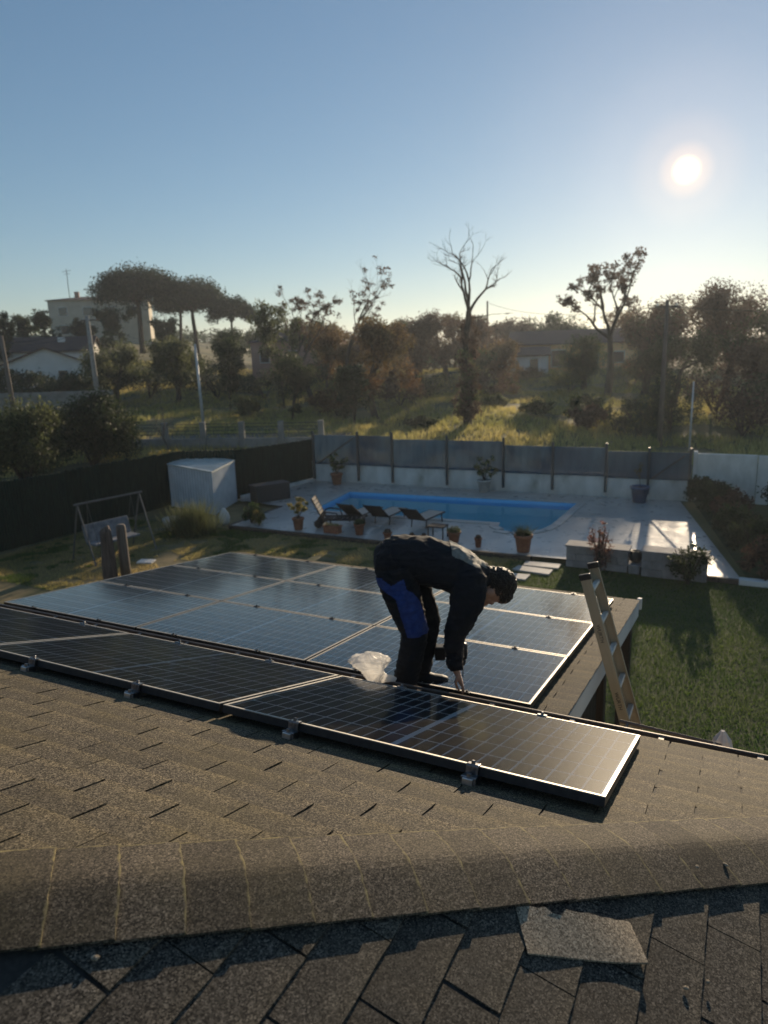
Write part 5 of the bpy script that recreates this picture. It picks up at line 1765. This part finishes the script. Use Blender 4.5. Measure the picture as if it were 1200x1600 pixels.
tree('evergreen_tree', 'low dark evergreen in front of the rusty leaved tree', -1.9, 50, 4.4, 3.2, 'dark', 113, 4200, .14)
tree('autumn_tree', 'rusty leaved tree at the centre of the meadow', -.4, 53, 7.6, 6.4, 'rust', 114, 7500, .15)
bt = tree('bare_tree', 'leaning bare tree with thin branches above the meadow centre', -2.4, 58, 12.0, 7.6, 'bare', 118, group=TREES, bark=M_bark)
bt2 = tree('bare_tree', 'half bare tree with sparse brown leaves left of the leaning bare tree', -5.6, 61, 10.6, 7.0, 'bare', 131, group=TREES, bark=M_bark)
tz2 = [v.co.copy() for v in bt2.children[0].data.vertices if v.co.z > 4.5]
rr = random.Random(14)
link('crown', leaf_mesh('crown', [(*rr.choice(tz2), .34, .34, .28) for k in range(80)], 3600, .11, M_leaf_brown, 132, .2), bt2)
bv = bt.children[0].data
rr = random.Random(12)
tipz = [v.co.copy() for v in bv.vertices if v.co.z > 5.5]
link('crown', leaf_mesh('crown', [(*rr.choice(tipz), .28, .28, .22) for k in range(60)], 1400, .1, M_leaf_brown, 117, .2), bt)
tree('autumn_tree', 'brown leaved tree just right of the rusty tree', 3.6, 75, 7.2, 7.4, 'brown', 116, 6500, .17)
tree('autumn_tree', 'brown leaved tree left of the tall dead tree', 7.4, 78, 7.2, 7.4, 'brown', 117, 6500, .17)
tree('autumn_tree', 'low rusty tree right of the tall dead tree', 12.2, 72, 5.0, 7.0, 'rust', 118, 5500, .16)
tree('autumn_tree', 'rusty tree close behind the low dark evergreen', -4.2, 66, 7.0, 6.4, 'rust', 122, 5500, .16)
tree('autumn_tree', 'dusky brown tree filling the gap behind the rusty tree', 1.0, 70, 6.6, 6.4, 'brown', 123, 5500, .16)
tree('evergreen_tree', 'dark evergreen behind the brown trees left of the dead tree', 4.8, 88, 6.6, 7.0, 'dark', 124, 5000, .18)
tree('evergreen_tree', 'dark evergreen between the pink house and the rusty tree', -5.6, 76, 7.4, 5.6, 'dark', 125, 5000, .17)
tree('autumn_tree', 'brown tree behind the low rusty tree right of the dead tree', 11.0, 82, 6.6, 6.6, 'brown', 126, 5000, .17)
tree('evergreen_tree', 'dark evergreen low behind the tall dead tree', 8.6, 66, 4.6, 5.4, 'dark', 119, 3500, .16)
tree('umbrella_pine', 'far umbrella pine on the skyline right of the dead tree', 21.5, 130, 7.2, 5.2, 'pine', 120, 2400, .26, 'far pines on the skyline')
tree('umbrella_pine', 'far umbrella pine above the orange house roof', 31.0, 130, 5.8, 7.0, 'pine', 121, 2400, .26, 'far pines on the skyline')
# tall dead tree wrapped in ivy
dt = thing('dead_tree', 'tall dead tree with bare crown and ivy wrapped trunk', 'tree', (5.6, 46, ground_h(5.6, 46) - .05), group=TREES)
b = MB(); rr = random.Random(77); tips = []
b.tube([(0, 0, 0), (.1, 0, 2.5), (-.1, .05, 5), (.1, 0, 7.2)], [.3, .24, .19, .15], 8, caps=False)
for dx, ln in ((-.12, 2.3), (.14, 2.5), (.0, 2.6), (.38, 1.9)):
    grow_branches(b, Vector((.1, 0, 7.0)), Vector((dx, rr.uniform(-.15, .15), 1)).normalized(), ln * .8, .085, 5, rr, tips, .8, .04, (2, 3), .62, .24, 5)
grow_branches(b, Vector((.1, 0, 6.8)), Vector((1, 0, .1)), 1.4, .05, 2, rr, tips, .4, -.1, (1, 2), .6, .15, 4)
zm = max(p[2] for p in b.v)
b.v = [(p[0] * (1.15 if p[2] > 7 else 1), p[1], 7 + (p[2] - 7) * (5.6 / (zm - 7)) if p[2] > 7 else p[2]) for p in b.v]
b.build('trunk', M_bark, dt, smooth=True)
bl = [(rr.uniform(-.35, .45), rr.uniform(-.35, .35), .9 + k * .38, .75 - .028 * k + rr.uniform(-.15, .2), .7 - .025 * k, .5) for k in range(16)]
link('ivy', leaf_mesh('ivy', bl, 6500, .12, M_leaf_brown, 78, .4), dt)
bl2 = [(rr.uniform(-.5, .5), rr.uniform(-.4, .4), 1.2 + k * .42, .6, .6, .45) for k in range(9)]
link('ivy', leaf_mesh('ivy', bl2, 3000, .11, M_leaf_olive, 79, .4), dt)
# half bare oak on the right
ok_ = thing('oak_tree', 'tall half bare oak standing above the right thicket', 'tree', (19.4, 61, ground_h(19.4, 61) - .05), group=TREES)
b = MB(); tips = []; rr = random.Random(31)
b.tube([(0, 0, 0), (.15, 0, 2.2), (0, 0, 4.4)], [.3, .24, .19], 8, caps=False)
for dx, dz, ln in ((-1.0, .75, 2.4), (-.25, 1, 2.6), (.5, 1, 2.3), (.05, 1, 3.0)):
    grow_branches(b, Vector((0, 0, 4.2)), Vector((dx, rr.uniform(-.3, .3), dz)).normalized(), ln, .13, 3, rr, tips, .75, .1, (2, 3), .66, .2, 5)
b.build('trunk', M_bark, ok_, smooth=True)
zmax = max(t.z for t in tips)
for ch in ok_.children:
    for v in ch.data.vertices:
        if v.co.z > 4.2: v.co.z = 4.2 + (v.co.z - 4.2) * (5.6 / (zmax - 4.2))
tips = [Vector((t.x, t.y, 4.2 + (t.z - 4.2) * (5.6 / (zmax - 4.2)) if t.z > 4.2 else t.z)) for t in tips]
link('crown', leaf_mesh('crown', [(t.x, t.y, t.z, .36, .36, .3) for t in tips], 5200, .12, M_leaf_brown, 32, .3), ok_)
ok_.scale = (1.2, 1.2, 1.17)
# thicket on the right
tree('thicket_tree', 'dense dark tree under the half bare oak', 19.4, 68.0, 5.2, 6.8, 'dark', 201, 5200, .15, 'thicket trees on the right')
tree('thicket_tree', 'tall dusky tree left of the right utility pole', 22.6, 61.2, 8.1, 7.3, 'brown', 202, 7000, .15, 'thicket trees on the right')
tree('thicket_tree', 'tallest dusky tree at the far right', 27.5, 57.1, 9.6, 10.1, 'brown', 203, 9500, .15, 'thicket trees on the right')
tree('thicket_tree', 'dark broad tree running out of the right edge', 29.0, 51.7, 8.1, 7.6, 'dark', 204, 7500, .14, 'thicket trees on the right')
tree('thicket_tree', 'low dark tree behind the thin metal post', 22.3, 54.4, 5.6, 7.1, 'dark', 205, 7000, .13, 'thicket trees on the right')
tree('thicket_tree', 'dark tree between the two tallest of the right thicket', 24.8, 62.6, 7.6, 7.3, 'dark', 206, 6000, .15, 'thicket trees on the right')
tree('thicket_tree', 'low shrubby tree behind the white boundary wall', 25.8, 49.0, 5.2, 6.3, 'brown', 207, 6000, .12, 'thicket trees on the right')
tree('thicket_tree', 'tree beyond the right edge shading the lawn', 34.0, 54.4, 9.4, 9.5, 'dark', 208, 6000, .16, 'thicket trees on the right')
# bushes on the meadow
for k, (x, y, r_, h, m, lab) in enumerate([(11.0, 50, 1.6, 1.5, M_leaf_olive, 'pale meadow bush below the orange house'), (13.4, 46, 2.0, 2.4, M_leaf_dark, 'dark meadow bush left of the half bare oak'), (9.0, 56, 1.5, 1.2, M_leaf_olive, 'small meadow bush right of the dead tree'), (2.6, 47, 1.3, 1.0, M_leaf_dark, 'low dark bush left of the dead tree'), (-10.5, 56, 1.8, 2.0, M_leaf_olive, 'olive bush on the meadow right of the pale pole'), (-4.5, 60, 2.0, 2.0, M_leaf_rust, 'rusty bush behind the meadow trees'), (15.4, 42, 2.2, 2.8, M_leaf_dark, 'dark bush behind the right part of the grey fence'), (18.0, 44, 2.4, 3.4, M_leaf_dark, 'dark bush behind the thin metal post'), (21.0, 41, 2.4, 3.2, M_leaf_brown, 'dusky bush behind the white boundary wall'), (23.5, 44, 2.6, 3.6, M_leaf_dark, 'dark bush behind the wall at the right edge'), (12.6, 43, 1.6, 2.0, M_leaf_brown, 'dusky bush behind the grey fence middle right'), (-14.5, 72, 2.4, 2.2, M_leaf_olive, 'olive bush behind the dark pole side tree'), (-6.5, 80, 3.4, 3.2, M_leaf_brown, 'brown bush in front of the pink house'), (0.5, 84, 3.4, 3.4, M_leaf_dark, 'dark far bush between the pink house and brown trees'), (16.0, 78, 2.4, 1.6, M_leaf_rust, 'rusty bush in front of the small white house'), (24.5, 70, 4.0, 3.0, M_leaf_dark, 'dark bush in front of the orange house'),
    (-22.5, 70, 3.0, 3.4, M_leaf_dark, 'dark bush between the two olive trees'), (-15.2, 67, 2.8, 3.4, M_leaf_dark, 'dark bush right of the second olive tree'), (-11.0, 68, 2.8, 3.2, M_leaf_dark, 'dark bush behind the dark pole tree'), (-7.8, 70, 2.8, 3.4, M_leaf_olive, 'olive bush at the foot of the loose tall tree'), (-3.4, 56, 2.2, 2.4, M_leaf_rust, 'rusty bush left of the low dark evergreen'), (1.6, 58, 2.4, 2.6, M_leaf_brown, 'brown bush right of the rusty centre tree'), (4.2, 64, 3.0, 3.0, M_leaf_dark, 'dark bush under the brown trees'), (10.0, 63, 2.8, 2.8, M_leaf_brown, 'brown bush right behind the dead tree'), (-18.6, 75, 3.2, 4.0, M_leaf_dark, 'dark bush behind the pale pole top'), (17.5, 66, 3.0, 3.0, M_leaf_olive, 'olive bush below the half bare oak'), (22.5, 48, 2.8, 3.4, M_leaf_brown, 'dusky bush right of the thicket pole'), (26.0, 46, 3.0, 3.8, M_leaf_dark, 'dark bush filling the right edge of the thicket')]):
    shrub('meadow_bush', lab, (x, y, ground_h(x, y) - .05), r_, r_, h, m, 300 + k, 1800, .13, 'bushes on the meadow', 'bush', 5)
# bushes behind the hedge screen
shrub('large_bush', 'large sunlit olive green bush behind the hedge screen at the left edge', (-16.6, 32.5, 0), 2.6, 2.2, 4.7, M_leaf_olive, 321, 17000, .1, None, 'bush', 8)
shrub('large_bush', 'large dark green bush behind the hedge screen', (-15.2, 37, .1), 3.0, 2.4, 4.4, M_leaf_dark, 322, 15000, .11, None, 'bush', 8)
shrub('low_bush', 'low yellow green bush behind the shed roof', (-10.3, 33.5, 0), 1.5, .9, 1.75, M_leaf_yellow, 323, 2600, .07, None, 'bush', 5)
tree('bare_shrub', 'small bare twiggy shrub behind the shed', -11.6, 38.5, 2.9, 1.7, 'bare', 324, group='bare shrubs', bark=M_bark_pale)
# hedge and dark trees round the left houses
for k, (x, y, r_, h, lab) in enumerate([(-31.5, 66, 3.6, 4.0, 'dark hedge in front of the white gable house'), (-26.8, 63, 3.2, 4.4, 'dark hedge right of the white gable house'), (-36.5, 70, 3.4, 3.4, 'dark hedge at the left edge below the gable house'), (-21.5, 78, 3.4, 4.6, 'dark hedge behind the two olive trees'), (-30.0, 82, 3.6, 4.0, 'dark hedge below the apartment house')]):
    shrub('hedge', lab, (x, y, ground_h(x, y) - .05), r_, r_ * .8, h, M_leaf_dark, 340 + k, 3600, .17, 'hedges on the left', 'hedge', 5)
for k, (x, y, h, w, lab) in enumerate([(-43.0, 95, 6.4, 3.8, 'round dark tree left of the apartment house'), (-43.6, 85, 7.4, 3.4, 'dark tree cut by the left edge'), (-47.5, 98, 4.6, 4.2, 'low dark tree left of the apartment roof'), (-39.6, 97, 4.4, 4.4, 'low dark tree at the foot of the apartment house')]):
    tree('hill_tree', lab, x, y, h, w, 'dark', 360 + k, 2600, .2, 'dark trees on the left hill')
rr = random.Random(55)
for k in range(16):
    x = -16 + k * 4.4 + rr.uniform(-1.2, 1.2); y = rr.uniform(94, 106)
    tree('belt_tree', 'dusky tree in the far belt closing the meadow', x, y, rr.uniform(5.2, 7.4) + (1.2 if 30 < x else 0), rr.uniform(7, 9.5), rr.choice(['dark', 'brown', 'dark', 'rust']), 700 + k, 2400, .24, 'far belt of trees')
# far woodland closing the skyline
pts_ = []
rr = random.Random(8)
for k in range(230):
    x = rr.uniform(-80, 85); y = rr.uniform(150, 240)
    if k > 150: x = rr.uniform(-14, 70); y = rr.uniform(98, 125)
    s_ = rr.uniform(2.2, 4.0) if k <= 150 else rr.uniform(1.6, 2.6)
    pts_.append((x, y, ground_h(x, y) + s_ * .5, s_ * 1.6, s_ * 1.6, s_ * .8))
tag(link('far_woodland', leaf_mesh('far_woodland', pts_, 42000, .45, M_leaf_dark, 9, .4)), 'far dark woodland along the skyline', 'woodland', kind='stuff')

# ------------------------------------------------------------------ houses
def building(name, label, x, y, z, w, d, h, rz, wm, rm, roof='gable', rh=1.4, wins=(), cat='house', eave=.4):
    t = thing(name, label, cat, (x, y, z), rz)
    b = MB(); b.box((0, 0, h / 2 - .5), (w, d, h + 1.0)); 
    if roof == 'gable_x':       # ridge runs along y, gable faces the camera
        b.add([(-w / 2, -d / 2, h), (w / 2, -d / 2, h), (0, -d / 2, h + rh), (-w / 2, d / 2, h), (w / 2, d / 2, h), (0, d / 2, h + rh)], [(0, 1, 2), (5, 4, 3)])
    b.build('wall', wm, t)
    b = MB(); e = eave; th = .14
    if roof == 'flat':
        b.bbox((0, 0, h + .1), (w + 2 * e, d + 2 * e, .22), .03)
    elif roof == 'gable_x':
        k = rh / (w / 2)
        for s_ in (-1, 1):
            P = [(0, -d / 2 - e, h + rh + .03), (s_ * (w / 2 + e), -d / 2 - e, h - k * e + .03), (s_ * (w / 2 + e), d / 2 + e, h - k * e + .03), (0, d / 2 + e, h + rh + .03)]
            P += [(p[0], p[1], p[2] + th) for p in P]
            b.add(P, [(0, 1, 2, 3), (7, 6, 5, 4), (0, 4, 5, 1), (1, 5, 6, 2), (2, 6, 7, 3), (3, 7, 4, 0)])
    elif roof == 'gable':       # ridge along x
        k = rh / (d / 2)
        for s_ in (-1, 1):
            P = [(-w / 2 - e, 0, h + rh + .03), (-w / 2 - e, s_ * (d / 2 + e), h - k * e + .03), (w / 2 + e, s_ * (d / 2 + e), h - k * e + .03), (w / 2 + e, 0, h + rh + .03)]
            P += [(p[0], p[1], p[2] + th) for p in P]
            b.add(P, [(0, 1, 2, 3), (7, 6, 5, 4), (0, 4, 5, 1), (1, 5, 6, 2), (2, 6, 7, 3), (3, 7, 4, 0)])
        g = MB(); g.add([(-w / 2, -d / 2, h), (-w / 2, d / 2, h), (-w / 2, 0, h + rh)], [(0, 1, 2)]); g.add([(w / 2, -d / 2, h), (w / 2, d / 2, h), (w / 2, 0, h + rh)], [(2, 1, 0)])
        g.build('gable', wm, t)
    elif roof == 'hip':
        P = [(-w / 2 - e, -d / 2 - e, h), (w / 2 + e, -d / 2 - e, h), (w / 2 + e, d / 2 + e, h), (-w / 2 - e, d / 2 + e, h), (-w * .2, 0, h + rh), (w * .2, 0, h + rh)]
        b.add(P, [(0, 1, 5, 4), (1, 2, 5), (2, 3, 4, 5), (3, 0, 4), (3, 2, 1, 0)])
    rf_ = b.build('roof', rm, t)
    for (wx, wz, ww, wh) in wins:
        f = MB(); f.bbox((wx, -d / 2 - .02, wz), (ww + .16, .1, wh + .16), .02); wo = f.build('window', M_whitew, t)
        f = MB(); f.box((wx, -d / 2 - .075, wz), (ww, .02, wh)); f.build('pane', M_window, wo)
    return t, rf_


ap, apr = building('apartment_house', 'cream three storey apartment house behind the umbrella pines', -45.5, 122, 7.5, 15, 10, 7.6, R(14), M_cream, M_tile, 'hip', .9, [(-5.4, 5.9, 1.2, 1.2), (-1.8, 5.9, 1.2, 1.2), (1.8, 5.9, 1.2, 1.2), (5.4, 5.9, 1.2, 1.2), (-5.4, 3.1, 1.2, 1.3), (-1.8, 3.1, 1.2, 1.3), (1.8, 3.1, 1.2, 1.3)], 'building')
b = MB(); b.bbox((-3.6, -1, 8.4), (.7, .7, 1.6), .04); b.build('chimney', M_pinkw, apr)
b = MB(); b.tube([(-4.6, -2, 7.8), (-4.6, -2, 12.6)], .05, 6); b.tube([(-5.3, -2, 12.2), (-3.9, -2, 12.4)], .03, 5); b.tube([(-5.0, -2, 11.8), (-4.1, -2, 11.9)], .03, 5)
b.build('antenna', M_wire, apr)
gh, ghr = building('gable_house', 'low white gable house with dark tiled roof at the left edge', -36.6, 80, 3.0, 8.5, 9, 2.4, R(22), M_whitew, M_tile, 'gable_x', 1.7, [(1.6, 1.3, .9, 1.0)])
lh, lhr = building('long_roof_house', 'long dark tiled house behind the white gable house', -42.5, 90, 4.6, 14, 8, 2.4, R(12), M_whitew, M_tile, 'gable', 1.6, [(-3, 1.4, 1, 1)])
b = MB(); b.bbox((-3, -1, 4.0), (.6, .6, 1.2), .03); b.build('chimney', M_whitew, lhr)
b = MB(); b.bbox((3.5, -1.5, 3.6), (.8, .6, .8), .03); b.build('chimney', M_whitew, lhr)
building('pink_house', 'pink house with tiled roof half hidden behind the loose tall tree', -9.5, 88, 2.6, 10, 8, 4.6, R(-6), M_pinkw, M_tile, 'hip', 1.5, [(-3.4, 2.9, 1, 1.2), (0, 2.9, 1, 1.2), (3.2, 2.9, 1, 1.2)])
building('orange_house', 'long orange house with low roof at the right of the meadow', 24.0, 90, 2.6, 14.5, 9, 3.4, R(-14), M_orange, M_tile, 'gable', 1.5, [(-5.2, 1.7, 1.4, 1.5), (-1.6, 1.7, 1.6, 1.9), (2.2, 1.7, 1.4, 1.2), (5.2, 1.7, 1.2, 1.2)])
building('white_annex', 'small white house left of the orange house', 16.9, 85, 2.4, 5.4, 5, 2.4, R(-8), M_whitew, M_tile, 'gable', .8, [(-1, 1.4, .8, .9), (1.1, 1.2, .9, 1.6)])

# ------------------------------------------------------------------ walls and road at the left
bw = thing('block_wall', 'grey block retaining wall below the hedge at the far left', 'wall', (-27.5, 58, ground_h(-27.5, 58)))
for c_ in range(6):
    for k in range(14):
        b = MB(); b.bbox((-5.6 + k * .82 + (.4 if c_ % 2 else 0), 0, .25 + c_ * .42), (.8, .4, .4), .02); b.build('block', M_blockwall, bw)
def road_pt(t): return Vector((-34 + 32 * t, 47.0 - 5.0 * t, 0))
b = MB(); V = []; F = []
for i in range(33):
    p = road_pt(i / 32); d = Vector((32, -5, 0)).normalized(); nn = Vector((-d.y, d.x, 0))
    for s_ in (-2, 2):
        q_ = p + nn * s_; V.append((q_.x, q_.y, max(ground_h(q_.x, q_.y), ground_h(p.x, p.y)) + .1))
    if i: F.append((2 * i - 2, 2 * i, 2 * i + 1, 2 * i - 1))
b.add(V, F); tag(b.build('road', M_road), 'narrow asphalt lane behind the garden', 'road', kind='structure')
pf = thing('lane_fence', 'low wall with piers and wire fence along the lane behind the shed', 'fence', (-12, 41.2, ground_h(-12, 41.2)))
for k in range(8):
    x = -7.5 + k * 2.3
    b = MB(); b.bbox((x, -x * .156, .75), (.32, .32, 1.5), .02); b.build('pier', M_blockwall, pf)
    if k < 7:
        b = MB(); b.bbox((x + 1.15, -(x + 1.15) * .156, .28), (1.96, .2, .56), .02, Matrix.Rotation(-.155, 3, 'Z')); b.build('wall_section', M_blockwall, pf)
        for zz in (.8, 1.0, 1.2, 1.38):
            b = MB(); b.tube([(x, -x * .156, zz), (x + 2.3, -(x + 2.3) * .156, zz)], .018, 5); b.build('rail', M_post, pf)

# ------------------------------------------------------------------ poles and cables
def pole(name, label, x, y, h, r, m, lean=0.0, arm=False, z=None):
    z = ground_h(x, y) if z is None else z
    t = thing(name, label, 'pole', (x, y, z - .1), group='utility poles')
    b = MB(); b.lathe([(r, 0), (r * .85, h * .5), (r * .68, h)], n=10); p = b.build('shaft', m, t, True)
    p.rotation_euler = (0, R(lean), 0)
    if arm:
        b = MB(); b.bbox((0, 0, h - .35), (1.3, .1, .12), .01); b.build('crossarm', M_pole_w, t)
        for s_ in (-.5, 0, .5):
            b = MB(); b.lathe([(.04, 0), (.06, .05), (.03, .14)], (s_, 0, h - .3), 8); b.build('insulator', M_whitew, t)
    return t


pole('utility_pole', 'wooden utility pole at the left edge', -28.2, 55, 6.9, .2, M_pole_w, -1.5)
pole('utility_pole', 'leaning concrete utility pole before the olive trees', -23.6, 60, 8.4, .24, M_pole_c, -1.0, True)
pole('lamp_pole', 'slim pale metal pole rising from the lane behind the garden', -12.0, 48, 5.7, .11, M_pole_m, -1.2)
pole('utility_pole', 'tall utility pole in the right thicket', 15.2, 38.5, 7.8, .14, M_pole_w, 0, True)
pole('metal_post', 'thin pale metal post right of the thicket pole', 16.2, 37, 3.7, .055, M_pole_m)
pole('utility_pole', 'far small utility pole right of the dead tree', 14.2, 95, 8.5, .16, M_pole_w)


def cable(label, A, C, sag, r):
    A = Vector(A); C = Vector(C); b = MB()
    b.tube([A.lerp(C, t / 14) - Zv * (sag * 4 * (t / 14) * (1 - t / 14)) for t in range(15)], r, 4, caps=False)
    o = b.build('cable', M_wire); tag(o, label, 'cable', 'overhead cables')


zt = lambda x, y, h: ground_h(x, y) + h
cable('upper cable from the far pole to the right thicket pole', (14.2, 95, zt(14.2, 95, 8.2)), (15.2, 38.5, zt(15.2, 38.5, 7.4)), .9, .02)
cable('cable leaving the right thicket pole towards the right edge', (15.2, 38.5, zt(15.2, 38.5, 7.4)), (34, 36, 7.6), .6, .02)
cable('cable from the left edge pole up to the concrete pole', (-28.2, 55, zt(-28.2, 55, 6.3)), (-23.6, 60, zt(-23.6, 60, 8.0)), .5, .025)
cable('cable from the concrete pole towards the left houses', (-23.6, 60, zt(-23.6, 60, 7.4)), (-40, 76, 8.2), .9, .025)
cable('thin cable from the concrete pole to the pale metal pole', (-23.6, 60, zt(-23.6, 60, 7.9)), (-12.0, 48, zt(-12, 48, 5.5)), .5, .015)

# ------------------------------------------------------------------ thin air volume added to imitate lens glare over far darks
b = MB(); b.box((0, 740, 14), (1840, 1630, 34))
hz = b.build('veil', None)
hz.data.materials.clear()
M_veil = bpy.data.materials.new('veil'); M_veil.use_nodes = True
n_ = M_veil.node_tree.nodes; n_.remove(n_['Principled BSDF'])
pv = n_.new('ShaderNodeVolumePrincipled')
pv.inputs['Color'].default_value = (.82, .9, 1.0, 1); pv.inputs['Density'].default_value = .0005; pv.inputs['Anisotropy'].default_value = .5
M_veil.node_tree.links.new(pv.outputs[0], n_['Material Output'].inputs['Volume'])
hz.data.materials.append(M_veil)
tag(hz, 'thin pale haze added over garden and hills in place of lens glare', 'veil', kind='stuff')
